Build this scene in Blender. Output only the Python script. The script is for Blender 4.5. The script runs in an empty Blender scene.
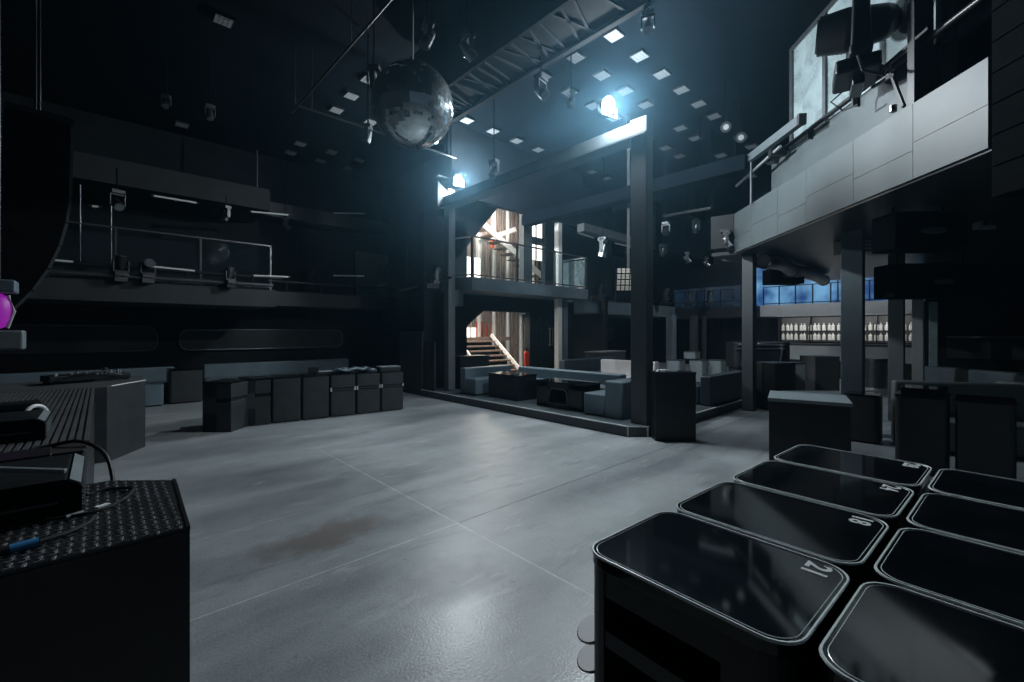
import bpy, bmesh, math, random
from mathutils import Vector, Matrix
random.seed(7)
C = bpy.context.scene.collection
PI = math.pi

# ---------------------------------------------------------------- camera frame (metres; X runs along the left wall, Y along the dance-floor edge)
F, CAMZ, HOR, TH = 440.0, 1.6, 332.0, math.radians(43.1)
SN, CS = math.sin(TH), math.cos(TH)
def at(px, py, d):
    """the world point seen at a pixel, d metres in front of the camera"""
    xc = (px - 512) / F * d
    return Vector((SN * d + CS * xc, CS * d - SN * xc, CAMZ + (HOR - py) / F * d))

# ---------------------------------------------------------------- materials
def mat(name, col, rough=0.6, metal=0.0, noise=0.0, scale=6.0, spec=0.5, bump=0.0, bscale=60.0, coat=0.0, alpha=1.0):
    m = bpy.data.materials.new(name); m.use_nodes = True
    nt = m.node_tree; b = nt.nodes['Principled BSDF']
    b.inputs['Base Color'].default_value = (*col, 1)
    b.inputs['Roughness'].default_value = rough
    b.inputs['Metallic'].default_value = metal
    b.inputs['Specular IOR Level'].default_value = spec
    b.inputs['Coat Weight'].default_value = coat
    b.inputs['Coat Roughness'].default_value = 0.05
    b.inputs['Alpha'].default_value = alpha
    tc = nt.nodes.new('ShaderNodeTexCoord')
    if noise:
        n = nt.nodes.new('ShaderNodeTexNoise'); n.inputs['Scale'].default_value = scale; n.inputs['Detail'].default_value = 6
        r = nt.nodes.new('ShaderNodeMapRange')
        r.inputs['From Min'].default_value = 0.3; r.inputs['From Max'].default_value = 0.7
        r.inputs['To Min'].default_value = 1 - noise; r.inputs['To Max'].default_value = 1 + noise
        mx = nt.nodes.new('ShaderNodeVectorMath'); mx.operation = 'SCALE'
        mx.inputs[0].default_value = col
        nt.links.new(tc.outputs['Object'], n.inputs['Vector']); nt.links.new(n.outputs['Fac'], r.inputs['Value'])
        nt.links.new(r.outputs['Result'], mx.inputs['Scale']); nt.links.new(mx.outputs['Vector'], b.inputs['Base Color'])
    if bump:
        n2 = nt.nodes.new('ShaderNodeTexNoise'); n2.inputs['Scale'].default_value = bscale; n2.inputs['Detail'].default_value = 4
        bp = nt.nodes.new('ShaderNodeBump'); bp.inputs['Strength'].default_value = bump; bp.inputs['Distance'].default_value = 0.01
        nt.links.new(tc.outputs['Object'], n2.inputs['Vector']); nt.links.new(n2.outputs['Fac'], bp.inputs['Height']); nt.links.new(bp.outputs['Normal'], b.inputs['Normal'])
    return m
def emit(name, col, strength):
    m = bpy.data.materials.new(name); m.use_nodes = True
    b = m.node_tree.nodes['Principled BSDF']
    b.inputs['Base Color'].default_value = (0.02, 0.02, 0.02, 1)
    b.inputs['Emission Color'].default_value = (*col, 1); b.inputs['Emission Strength'].default_value = strength
    return m
def glass(name, col, alpha, rough=0.05, blotch=0.0):
    m = bpy.data.materials.new(name); m.use_nodes = True
    nt = m.node_tree; b = nt.nodes['Principled BSDF']
    b.inputs['Base Color'].default_value = (*col, 1); b.inputs['Roughness'].default_value = rough; b.inputs['Alpha'].default_value = alpha
    if blotch:
        tc = nt.nodes.new('ShaderNodeTexCoord'); n = nt.nodes.new('ShaderNodeTexNoise'); n.inputs['Scale'].default_value = 2.2; n.inputs['Detail'].default_value = 5; n.inputs['Distortion'].default_value = 0.8
        r = nt.nodes.new('ShaderNodeMapRange'); r.inputs['From Min'].default_value = .35; r.inputs['From Max'].default_value = .7
        r.inputs['To Min'].default_value = alpha - blotch; r.inputs['To Max'].default_value = min(1, alpha + blotch)
        nt.links.new(tc.outputs['Object'], n.inputs['Vector']); nt.links.new(n.outputs['Fac'], r.inputs['Value']); nt.links.new(r.outputs['Result'], b.inputs['Alpha'])
    return m

M = {
 'black_paint': mat('black wall paint', (0.008, 0.011, 0.014), 0.8, noise=0.3, scale=2, spec=.2),
 'ceiling': mat('black ceiling paint', (0.0022, 0.0042, 0.0065), 0.9, noise=0.3, scale=1.5, spec=.05),
 'grey_paint': mat('dark grey fascia paint', (0.024, 0.028, 0.032), 0.6, noise=0.15, scale=3, spec=.4),
 'mid_paint': mat('grey fascia paint', (0.16, 0.175, 0.185), 0.55, noise=0.15, scale=3),
 'blue_paint': mat('blue grey column paint', (0.10, 0.13, 0.15), 0.5, noise=0.12, scale=3),
 'steel_col': mat('grey steel column paint', (0.13, 0.145, 0.155), 0.45, noise=0.12, scale=2),
 'dark_col': mat('charcoal column paint', (0.055, 0.064, 0.071), 0.5, noise=0.15, scale=2),
 'white_paint': mat('white paint', (0.72, 0.71, 0.68), 0.6, noise=0.06),
 'black_lam': mat('black laminate', (0.010, 0.012, 0.015), 0.42, noise=0.3, scale=8),
 'cabinet': mat('charcoal cabinet laminate', (0.030, 0.034, 0.038), 0.5, noise=0.2, scale=5),
 'gloss': mat('glossy black tabletop', (0.005, 0.007, 0.009), 0.065, noise=0.4, scale=5, spec=.5),
 'rim': mat('pale glass edge', (0.80, 0.88, 0.88), 0.2, spec=.6),
 'number': mat('white number vinyl', (0.75, 0.78, 0.78), 0.5),
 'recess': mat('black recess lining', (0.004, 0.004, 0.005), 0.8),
 'chrome': mat('polished chrome', (0.75, 0.77, 0.78), 0.16, 1.0),
 'white_cup': mat('white moulded plastic', (0.95, 0.96, 0.96), 0.4),
 'vinyl_blue': mat('slate blue vinyl upholstery', (0.125, 0.175, 0.21), 0.5, noise=0.12, scale=4, bump=.15, bscale=25),
 'vinyl_grey': mat('grey vinyl upholstery', (0.17, 0.195, 0.20), 0.5, noise=0.12, scale=4, bump=.15, bscale=25),
 'vinyl_pale': mat('grey vinyl lightened as lit', (0.48, 0.47, 0.48), 0.5, noise=0.08, scale=4),
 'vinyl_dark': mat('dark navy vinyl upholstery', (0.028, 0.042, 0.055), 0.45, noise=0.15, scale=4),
 'carpet': mat('dark teal carpet', (0.05, 0.07, 0.08), 0.85, noise=0.5, scale=3, bump=.4, bscale=180),
 'kerb': mat('dark grey platform fascia', (0.055, 0.062, 0.067), 0.55, noise=0.2, scale=5),
 'edge_trim': mat('pale grey edge strip', (0.62, 0.65, 0.66), 0.5),
 'metal': mat('dark steel', (0.12, 0.13, 0.14), 0.35, .8, noise=.15),
 'alu': mat('brushed aluminium', (0.50, 0.52, 0.54), 0.35, .7),
 'tube': mat('frosted white tube', (0.62, 0.64, 0.64), 0.4),
 'black_metal': mat('black powder-coated metal', (0.012, 0.013, 0.015), 0.4, .2, noise=.2),
 'speaker': mat('black speaker paint', (0.004, 0.005, 0.006), 0.9, noise=.3, scale=20, spec=.03),
 'grille': mat('dark grey speaker grille', (0.055, 0.065, 0.07), 0.6, noise=.15, scale=60, spec=.3),
 'pale_grille': mat('pale beige speaker horn', (0.50, 0.46, 0.40), 0.6, noise=.15, scale=30),
 'tread': mat('black chequer plate', (0.06, 0.063, 0.068), 0.33, .55, noise=.25, scale=5),
 'rib': mat('black ribbed decking', (0.070, 0.072, 0.076), 0.6, noise=.25, scale=3),
 'pixel': mat('grey led panel diffuser', (0.27, 0.29, 0.30), 0.5, noise=.1, scale=20),
 'duct': mat('dark grey trunking', (0.005, 0.006, 0.0075), 0.85, spec=.05, noise=.4, scale=3),
 'mirror': mat('mirror tile', (0.66, 0.72, 0.74), 0.07, .84, coat=.3),
 'wood': mat('brown timber', (0.17, 0.12, 0.095), 0.55, noise=.3, scale=7),
 'red': mat('red orange cloth', (0.80, 0.10, 0.03), 0.6),
 'ext_red': mat('red enamel', (0.75, 0.05, 0.02), 0.3),
 'bottle': mat('frosted bottle glass', (0.62, 0.62, 0.58), 0.25, noise=.3, scale=9),
 'parapet': mat('grey parapet cladding', (0.064, 0.080, 0.086), 0.5, noise=.10, scale=3),
 'blue_plastic': mat('blue plastic', (0.05, 0.25, 0.55), 0.4),
 'cable': mat('black rubber cable', (0.02, 0.02, 0.022), 0.5, spec=.3),
 'grey_metal': mat('grey painted metal', (0.20, 0.235, 0.25), 0.45, .2, noise=.1),
 'soffit': mat('dark satin soffit', (0.03, 0.034, 0.037), 0.28, .3, noise=.5, scale=1.5),
 'foil': mat('crumpled dark foil duct', (0.32, 0.32, 0.32), 0.35, .5, noise=.5, scale=3, bump=.5, bscale=4),
 'magenta': emit('magenta stage light lens', (0.55, 0.02, 0.70), 0.36),
 'lens': emit('floodlight lens', (0.86, 0.95, 1.0), 60.0),
 'daylight': emit('daylight glow', (1.0, 0.97, 0.92), 2.6),
 'bottle_back': emit('lit bar shelf back', (0.92, 0.95, 0.9), 0.03),
 'led_dot': emit('small white led', (0.8, 0.95, 1.0), 1.6),
 'bundle': mat('dull black cable bundle', (0.010, 0.012, 0.014), 0.85, noise=.5, scale=4, spec=.08),
 'beam': mat('grey beam paint', (0.062, 0.073, 0.079), 0.6, noise=.15, scale=3, spec=.3),
 'plate': mat('worn steel tread', (0.30, 0.31, 0.32), 0.35, .7, noise=.4, scale=9),
 'lit_grey': mat('grey paint lightened as lit', (0.36, 0.385, 0.40), 0.55, noise=.12, scale=2),  # grey lightened so the colour itself carries the light
 'teal_col': mat('teal grey column paint', (0.22, 0.31, 0.33), 0.5, noise=.1),
 'dim_fascia': mat('near black fascia paint', (0.015, 0.018, 0.020), 0.7, noise=.2, scale=2, spec=.3),
 'rod': mat('matt black rod', (0.004, 0.005, 0.006), 0.9, spec=.03),
 'dark_lens': mat('dark glass lamp lens', (0.07, 0.085, 0.095), 0.12),
 'glass_sheen': glass('glass with painted sheen', (0.30, 0.37, 0.385), 0.62, 0.25, .25),  # mottled teal reflection put into the pane colour and alpha
}
# clear pane: mostly see-through with a mirror-like sheen
m = bpy.data.materials.new('clear railing glass'); m.use_nodes = True; nt = m.node_tree; nt.nodes.remove(nt.nodes['Principled BSDF'])
g1 = nt.nodes.new('ShaderNodeBsdfTransparent'); g1.inputs['Color'].default_value = (.88, .93, .94, 1); g2_ = nt.nodes.new('ShaderNodeBsdfGlossy'); g2_.inputs['Roughness'].default_value = .03
gm = nt.nodes.new('ShaderNodeMixShader'); lw0 = nt.nodes.new('ShaderNodeLayerWeight'); lw0.inputs['Blend'].default_value = .5
pw = nt.nodes.new('ShaderNodeMath'); pw.operation = 'POWER'; pw.inputs[1].default_value = 3; lw = nt.nodes.new('ShaderNodeMath'); lw.operation = 'MULTIPLY_ADD'; lw.inputs[1].default_value = .4; lw.inputs[2].default_value = .045
nt.links.new(lw0.outputs['Facing'], pw.inputs[0]); nt.links.new(pw.outputs[0], lw.inputs[0])
nt.links.new(lw.outputs[0], gm.inputs[0]); nt.links.new(g1.outputs[0], gm.inputs[1]); nt.links.new(g2_.outputs[0], gm.inputs[2]); nt.links.new(gm.outputs[0], nt.nodes['Material Output'].inputs['Surface'])
M['glass_clear'] = m
# blue video wall: mottled blue screen
m = emit('blue video screen', (0.05, 0.28, 0.75), 0.85); nt = m.node_tree; b = nt.nodes['Principled BSDF']
tc = nt.nodes.new('ShaderNodeTexCoord'); n = nt.nodes.new('ShaderNodeTexNoise'); n.inputs['Scale'].default_value = 1.3; n.inputs['Detail'].default_value = 5
cr = nt.nodes.new('ShaderNodeValToRGB'); cr.color_ramp.elements[0].color = (0.0, 0.05, 0.22, 1); cr.color_ramp.elements[0].position = .35
cr.color_ramp.elements[1].color = (0.16, 0.42, 0.72, 1); cr.color_ramp.elements[1].position = .66
nt.links.new(tc.outputs['Object'], n.inputs['Vector']); nt.links.new(n.outputs['Fac'], cr.inputs['Fac']); nt.links.new(cr.outputs['Color'], b.inputs['Emission Color'])
M['screen'] = m
# polished concrete with cast joints, stains and fine speckle
m = bpy.data.materials.new('polished concrete'); m.use_nodes = True; nt = m.node_tree; b = nt.nodes['Principled BSDF']; L = nt.links
def N(t, **kw):
    n = nt.nodes.new(t)
    for k, v in kw.items():
        if k in n.inputs: n.inputs[k].default_value = v
        else: setattr(n, k, v)
    return n
tc = N('ShaderNodeTexCoord'); sx = N('ShaderNodeSeparateXYZ'); L.new(tc.outputs['Object'], sx.inputs[0])
mp = N('ShaderNodeMapping'); mp.inputs['Scale'].default_value = (0.35, 1.3, 1); mp.inputs['Rotation'].default_value = (0, 0, -.15); L.new(tc.outputs['Object'], mp.inputs['Vector'])
n1 = N('ShaderNodeTexNoise', Scale=1.1, Detail=8, Distortion=.6); L.new(mp.outputs[0], n1.inputs['Vector'])
n2 = N('ShaderNodeTexNoise', Scale=.55, Detail=3); L.new(tc.outputs['Object'], n2.inputs['Vector'])
n3 = N('ShaderNodeTexNoise', Scale=70., Detail=2); L.new(tc.outputs['Object'], n3.inputs['Vector'])
n4 = N('ShaderNodeTexNoise', Scale=4., Detail=8, Roughness=.68); L.new(tc.outputs['Object'], n4.inputs['Vector'])
def mth(op, a, bb=None, c=None):
    n = N('ShaderNodeMath', operation=op)
    for i, v in enumerate((a, bb, c)):
        if v is None: continue
        if isinstance(v, (int, float)): n.inputs[i].default_value = v
        else: L.new(v, n.inputs[i])
    return n.outputs[0]
val = mth('ADD', mth('MULTIPLY', n1.outputs['Fac'], .62), mth('MULTIPLY', n2.outputs['Fac'], .25))
val = mth('ADD', val, mth('MULTIPLY', n3.outputs['Fac'], .24))
val = mth('ADD', val, mth('MULTIPLY', n4.outputs['Fac'], .24))
cr = N('ShaderNodeValToRGB'); e = cr.color_ramp.elements
e[0].position = .44; e[0].color = (.13, .15, .163, 1); e[1].position = .80; e[1].color = (.38, .41, .425, 1)
L.new(val, cr.inputs['Fac'])
col = cr.outputs['Color']
def stain(cx, cy, rx, ry, colr, amt, col):
    dx = mth('DIVIDE', mth('SUBTRACT', sx.outputs['X'], cx), rx); dy = mth('DIVIDE', mth('SUBTRACT', sx.outputs['Y'], cy), ry)
    r = mth('SQRT', mth('ADD', mth('MULTIPLY', dx, dx), mth('MULTIPLY', dy, dy)))
    r = mth('ADD', r, mth('MULTIPLY', mth('SUBTRACT', n4.outputs['Fac'], .5), 1.6))
    f = N('ShaderNodeMapRange'); f.inputs['From Min'].default_value = 1.1; f.inputs['From Max'].default_value = .5; f.inputs['To Max'].default_value = amt
    L.new(r, f.inputs['Value'])
    mx = N('ShaderNodeMix', data_type='RGBA'); L.new(f.outputs[0], mx.inputs['Factor']); L.new(col, mx.inputs['A']); mx.inputs['B'].default_value = (*colr, 1)
    return mx.outputs['Result']
col = stain(1.32, 3.52, .52, .26, (.15, .125, .11), .75, col)
col = stain(1.65, 2.35, .40, .30, (.13, .145, .155), .7, col)
col = stain(4.6, 6.2, 1.2, .7, (.36, .38, .38), .5, col)
def joint(axis, pos, wid, colr, amt, col, lo=None, hi=None):
    d = mth('ABSOLUTE', mth('SUBTRACT', sx.outputs[axis], pos))
    f = mth('MULTIPLY', mth('LESS_THAN', d, wid), amt)
    o = sx.outputs['Y' if axis == 'X' else 'X']
    if lo is not None: f = mth('MULTIPLY', f, mth('GREATER_THAN', o, lo))
    if hi is not None: f = mth('MULTIPLY', f, mth('LESS_THAN', o, hi))
    mx = N('ShaderNodeMix', data_type='RGBA'); L.new(f, mx.inputs['Factor']); L.new(col, mx.inputs['A']); mx.inputs['B'].default_value = (*colr, 1)
    return mx.outputs['Result']
def jmod(a):
    r = N('ShaderNodeMapRange'); r.inputs['From Min'].default_value = .38; r.inputs['From Max'].default_value = .58; r.inputs['To Min'].default_value = a*.25; r.inputs['To Max'].default_value = a
    L.new(n4.outputs['Fac'], r.inputs['Value']); return r.outputs[0]
for ax, pos, w_, c_, a_, lo, hi in [('Y', 3.0, .006, (.60, .63, .64), .85, None, 2.2), ('Y', 3.0, .010, (.06, .07, .08), .9, 2.2, 12), ('X', 2.18, .007, (.60, .63, .64), .75, -2, 6.2),
        ('Y', 4.12, .006, (.55, .58, .6), .6, None, 2.2), ('X', 4.4, .006, (.12, .14, .15), .5, -2, 12), ('Y', 6.9, .006, (.12, .14, .15), .5, None, None), ('Y', -.9, .01, (.07, .08, .09), .8, None, None)]:
    col = joint(ax, pos, w_, c_, jmod(a_), col, lo, hi)
def blot(scale, lo, hi, colr, amt, col, stretch=(1, 1, 1)):
    m_ = N('ShaderNodeMapping'); m_.inputs['Scale'].default_value = stretch; m_.inputs['Rotation'].default_value = (0, 0, -.2); L.new(tc.outputs['Object'], m_.inputs['Vector'])
    n_ = N('ShaderNodeTexNoise', Scale=scale, Detail=7, Roughness=.62, Distortion=.4); L.new(m_.outputs[0], n_.inputs['Vector'])
    f = N('ShaderNodeMapRange'); f.inputs['From Min'].default_value = lo; f.inputs['From Max'].default_value = hi; f.inputs['To Max'].default_value = amt; L.new(n_.outputs['Fac'], f.inputs['Value'])
    mx = N('ShaderNodeMix', data_type='RGBA'); L.new(f.outputs[0], mx.inputs['Factor']); L.new(col, mx.inputs['A']); mx.inputs['B'].default_value = (*colr, 1)
    return mx.outputs['Result']
col = blot(9, .66, .72, (.07, .08, .085), .7, col)
col = blot(3, .60, .68, (.50, .53, .54), .45, col, (.5, 2.2, 1))
col = blot(2.2, .60, .70, (.11, .13, .14), .55, col, (.4, 1.8, 1))
col = blot(26, .70, .76, (.55, .58, .58), .5, col)
L.new(col, b.inputs['Base Color'])
rr = N('ShaderNodeMapRange'); rr.inputs['From Min'].default_value = .3; rr.inputs['From Max'].default_value = .7; rr.inputs['To Min'].default_value = .30; rr.inputs['To Max'].default_value = .42
L.new(n1.outputs['Fac'], rr.inputs['Value']); L.new(rr.outputs[0], b.inputs['Roughness'])
bp = N('ShaderNodeBump', Strength=.12, Distance=.01); L.new(n3.outputs['Fac'], bp.inputs['Height']); L.new(bp.outputs[0], b.inputs['Normal'])
M['concrete'] = m

# ---------------------------------------------------------------- shape helpers
class B:
    def __init__(s): s.bm = bmesh.new()
    def _xf(s, vs, mx):
        if mx is not None: bmesh.ops.transform(s.bm, matrix=mx, verts=vs)
        return s
    def box(s, x0, x1, y0, y1, z0, z1, mx=None):
        v = bmesh.ops.create_cube(s.bm, size=1)['verts']
        bmesh.ops.transform(s.bm, matrix=Matrix.Translation(((x0+x1)/2, (y0+y1)/2, (z0+z1)/2)) @ Matrix.Diagonal((abs(x1-x0), abs(y1-y0), abs(z1-z0), 1)), verts=v)
        return s._xf(v, mx)
    def bar(s, p0, p1, w, h, roll=0.0):
        """a square bar from p0 to p1"""
        p0, p1 = Vector(p0), Vector(p1); d = p1 - p0
        v = bmesh.ops.create_cube(s.bm, size=1)['verts']
        q = d.to_track_quat('Y', 'Z').to_matrix().to_4x4()
        bmesh.ops.transform(s.bm, matrix=Matrix.Translation((p0+p1)/2) @ q @ Matrix.Rotation(roll, 4, 'Y') @ Matrix.Diagonal((w, d.length, h, 1)), verts=v)
        return s
    def cyl(s, p0, p1, r, r2=None, n=16):
        p0, p1 = Vector(p0), Vector(p1); d = p1 - p0
        v = bmesh.ops.create_cone(s.bm, cap_ends=True, segments=n, radius1=r, radius2=r if r2 is None else r2, depth=d.length)['verts']
        bmesh.ops.transform(s.bm, matrix=Matrix.Translation((p0+p1)/2) @ d.to_track_quat('Z', 'Y').to_matrix().to_4x4(), verts=v)
        return s
    def sph(s, c, r, u=16, w=10, sc=(1, 1, 1), mx=None):
        v = bmesh.ops.create_uvsphere(s.bm, u_segments=u, v_segments=w, radius=r)['verts']
        bmesh.ops.transform(s.bm, matrix=(mx or Matrix()) @ Matrix.Translation(c) @ Matrix.Diagonal((*sc, 1)), verts=v)
        return s
    def prism(s, pts, z0, z1, mx=None):
        a = [s.bm.verts.new((x, y, z0)) for x, y in pts]; t = [s.bm.verts.new((x, y, z1)) for x, y in pts]
        k = len(pts)
        s.bm.faces.new(list(reversed(a))); s.bm.faces.new(t)
        for i in range(k): s.bm.faces.new((a[i], a[(i+1) % k], t[(i+1) % k], t[i]))
        return s._xf(a + t, mx)
    def tube(s, pts, r, n=8, closed=False):
        pts = [Vector(p) for p in pts]; rings = []; k = len(pts)
        for i, p in enumerate(pts):
            a = pts[(i-1) % k] if (closed or i > 0) else p; c = pts[(i+1) % k] if (closed or i < k-1) else p
            q = (c - a).normalized().to_track_quat('Z', 'Y').to_matrix()
            rings.append([s.bm.verts.new(p + q @ Vector((r*math.cos(2*PI*j/n), r*math.sin(2*PI*j/n), 0))) for j in range(n)])
        for i in range(k if closed else k-1):
            A, D = rings[i], rings[(i+1) % k]
            if closed and i == k-1:
                o = min(range(n), key=lambda o: (A[0].co - D[o].co).length); D = D[o:] + D[:o]
            for j in range(n): s.bm.faces.new((A[j], A[(j+1) % n], D[(j+1) % n], D[j]))
        if not closed: s.bm.faces.new(list(reversed(rings[0]))); s.bm.faces.new(rings[-1])
        return s
    def build(s, name, material, parent=None, bevel=0.0, smooth=False, loc=None, rotz=0.0):
        bmesh.ops.recalc_face_normals(s.bm, faces=s.bm.faces)
        me = bpy.data.meshes.new(name); s.bm.to_mesh(me); s.bm.free()
        me.materials.append(M[material])
        if smooth:
            for p in me.polygons: p.use_smooth = True
            me.set_sharp_from_angle(angle=math.radians(40))
        o = bpy.data.objects.new(name, me); C.objects.link(o)
        if parent: o.parent = parent
        if loc is not None: o.location = loc
        if rotz: o.rotation_euler.z = rotz
        if bevel:
            bv = o.modifiers.new('bevel', 'BEVEL'); bv.width = bevel; bv.segments = 3; bv.limit_method = 'ANGLE'
        return o
def tag(o, label, cat, group=None, kind=None):
    o['label'] = label; o['category'] = cat
    if group: o['group'] = group
    if kind: o['kind'] = kind
    return o
def thing(name, label, cat, loc=(0, 0, 0), rotz=0.0, group=None):
    o = bpy.data.objects.new(name, None); C.objects.link(o); o.location = loc; o.rotation_euler = (0, 0, rotz); o.empty_display_size = .1
    return tag(o, label, cat, group)
def struct(o):
    o['kind'] = 'structure'; return o
def copy_tree(o, parent=None):
    c = o.copy(); C.objects.link(c)
    if parent: c.parent = parent
    for ch in list(o.children): copy_tree(ch, c)
    return c
def dup(o, loc, rotz, label, group=None):
    c = copy_tree(o); c.location = loc; c.rotation_euler.z = rotz; c['label'] = label
    if group: c['group'] = group
    return c
def rrect(x0, x1, y0, y1, r, k=6):
    pts = []
    for cx, cy, a in ((x1-r, y1-r, 0), (x0+r, y1-r, 90), (x0+r, y0+r, 180), (x1-r, y0+r, 270)):
        for i in range(k+1):
            t = math.radians(a + 90*i/k); pts.append((cx + r*math.cos(t), cy + r*math.sin(t)))
    return pts

# ================================================================ SETTING
struct(B().box(-7, 26, -7, 18, -.2, 0).build('floor', 'concrete'))
CZ = 6.75
struct(B().box(-7, 26, -7, 18, CZ, CZ+.2).build('ceiling', 'ceiling'))
struct(B().box(-7, 9, 14.3, 14.5, 0, CZ).build('wall_left', 'black_paint'))
struct(B().box(21.6, 21.8, -7, 14.5, 0, CZ).build('wall_far', 'black_paint'))
struct(B().box(15.3, 15.5, -7, 1.0, 0, CZ).build('wall_right', 'black_paint'))
struct(B().box(-7, -6.8, -7, 14.3, 0, CZ).build('wall_stage', 'black_paint'))
struct(B().box(12.6, 21.6, 12.6, 12.8, 0, CZ).build('wall_back', 'black_paint'))

# lounge platform with pale edge trim
pl = [(5.87, 3.69), (6.09, 3.48), (10.4, 3.48), (10.4, 9.6), (5.87, 9.6)]
o = struct(B().prism(pl, 0, .155).build('platform_floor', 'kerb'))
o2 = struct(B().prism([(5.90, 3.71), (6.10, 3.51), (10.37, 3.51), (10.37, 9.6), (5.90, 9.6)], .155, .166).build('carpet_floor', 'carpet', o))
t = B()
for a, c in ((pl[4], pl[0]), (pl[0], pl[1]), (pl[1], pl[2])):
    t.bar((*a, .158), (*c, .158), .03, .016)
for p in (pl[0], pl[1]): t.bar((p[0], p[1], 0), (p[0], p[1], .158), .018, .018)
struct(t.build('trim_1', 'edge_trim', o))

# columns
def column(x0, x1, y0, y1, z0, z1, m):
    return struct(B().box(x0, x1, y0, y1, z0, z1).build('column', m, bevel=.012))
column(6.09, 6.29, 3.50, 3.78, .166, 4.92, 'dark_col')
column(6.18, 6.38, 8.86, 9.06, .166, 5.1, 'steel_col')
column(9.58, 9.80, 3.15, 3.36, 0, 3.2, 'dark_col')
column(8.60, 8.82, 1.26, 1.54, 0, 3.2, 'blue_paint')
column(10.34, 10.52, 8.95, 9.12, 0, 5.0, 'white_paint')
column(10.62, 10.80, 8.95, 9.12, 0, 2.6, 'blue_paint')
column(14.4, 14.68, 10.3, 10.55, 0, 2.4, 'blue_paint')
column(17.0, 17.32, 8.6, 8.9, 0, 2.3, 'blue_paint')
column(18.6, 18.9, 8.4, 8.65, 0, 2.3, 'grey_paint')
column(19.6, 19.75, 8.4, 8.55, 0, 2.3, 'grey_paint')
for px, d, w, mm in ((896.5, 8.0, .22, 'dark_col'), (918, 9.2, .18, 'lit_grey'), (933.5, 10.2, .15, 'teal_col')):
    p = at(px, 332, d); column(p.x-w/2, p.x+w/2, p.y-w/2, p.y+w/2, 0, 3.2 if d < 9 else 2.3, mm)  # middle column gets lightened paint in place of light reaching it

# beams over the lounge edge
struct(B().box(6.08, 6.30, 3.50, 9.1, 4.66, 4.88).build('ceiling_beam', 'beam'))
struct(B().box(6.04, 6.36, 3.50, 9.1, 4.63, 4.66).build('ceiling_beam', 'grey_paint'))
struct(B().box(8.70, 9.0, 3.0, 8.9, 4.62, 4.90).build('ceiling_beam', 'ceiling'))
struct(B().box(6.3, 11.5, 8.9, 9.1, 5.0, CZ).build('ceiling_beam', 'black_paint'))

# mezzanine over the left wall: two runs of fascia with slabs behind
def slab(name, pts, z0, z1, m): return struct(B().prism(pts, z0, z1).build(name, m))
slab('balcony_slab', [(-7, 12.0), (3.18, 12.0), (3.18, 14.3), (-7, 14.3)], 2.22, 2.64, 'grey_paint')
slab('balcony_slab', [(3.18, 13.2), (7.15, 13.2), (7.15, 14.3), (3.18, 14.3)], 2.32, 2.72, 'grey_paint')
slab('balcony_slab', [(-7, 12.5), (3.18, 12.5), (3.18, 14.3), (-7, 14.3)], 4.72, 5.25, 'dim_fascia')
slab('balcony_slab', [(3.18, 13.6), (8.2, 13.6), (8.2, 14.3), (3.18, 14.3)], 4.85, 5.25, 'grey_paint')
struct(B().box(6.05, 7.35, 13.86, 13.98, 2.72, 4.22).build('wall_panel', 'mid_paint'))
# raised black base under the balcony wing and dark partition by the lounge
struct(B().box(7.2, 7.35, 9.9, 14.3, 0, CZ).build('wall_side', 'black_paint'))
struct(B().box(5.95, 7.3, 9.6, 9.9, 0, 4.6).build('wall_partition', 'black_paint'))
struct(B().box(5.93, 5.97, 9.1, 9.58, .166, 1.35).build('wall_panel', 'grey_paint'))
struct(B().box(5.90, 5.95, 9.62, 10.75, 0, 1.62).build('wall_panel', 'cabinet'))

# centre balcony, fascia and chamfered end
slab('balcony_slab', [(6.62, 8.5), (11.25, 8.5), (11.25, 9.6), (6.45, 9.6), (6.45, 9.1)], 2.63, 2.95, 'blue_paint')
struct(B().box(6.3, 6.62, 8.85, 9.1, 2.25, 2.65).build('ceiling_beam', 'steel_col'))
# stairwell walls (white), front wall pieces (black)
struct(B().box(7.3, 14, 12.7, 12.9, 0, CZ).build('wall_stairwell', 'white_paint'))
struct(B().box(7.36, 7.5, 9.95, 12.7, 0, CZ).build('wall_stairwell', 'white_paint'))
struct(B().box(9.75, 11.9, 9.6, 9.8, 0, 2.65).build('wall_lobby', 'black_paint'))
struct(B().box(9.48, 9.85, 9.6, 9.8, 2.95, CZ).build('wall_lobby', 'dark_col'))
struct(B().box(9.85, 10.45, 9.6, 9.8, 5.25, CZ).build('wall_lobby', 'black_paint'))
struct(B().box(10.45, 14.2, 9.6, 9.8, 2.95, CZ).build('wall_lobby', 'black_paint'))
struct(B().box(7.2, 9.8, 9.6, 9.85, 2.2, 2.65).build('wall_lobby', 'black_paint'))
struct(B().box(14.0, 14.2, 9.8, 12.7, 0, CZ).build('wall_stairwell', 'black_paint'))
# dark sloping soffits of the stairs, over each opening
XZ = Matrix(((1, 0, 0, 0), (0, 0, 1, 0), (0, 1, 0, 0), (0, 0, 0, 1)))
struct(B().prism([(6.7, 3.25), (8.55, 5.35), (8.55, 6.7), (6.7, 6.7)], 9.60, 9.75, XZ).build('ceiling_soffit', 'black_paint'))
struct(B().prism([(7.3, 1.75), (8.05, 2.3), (8.05, 2.65), (7.3, 2.65)], 9.62, 9.82, XZ).build('ceiling_soffit', 'black_paint'))

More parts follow.
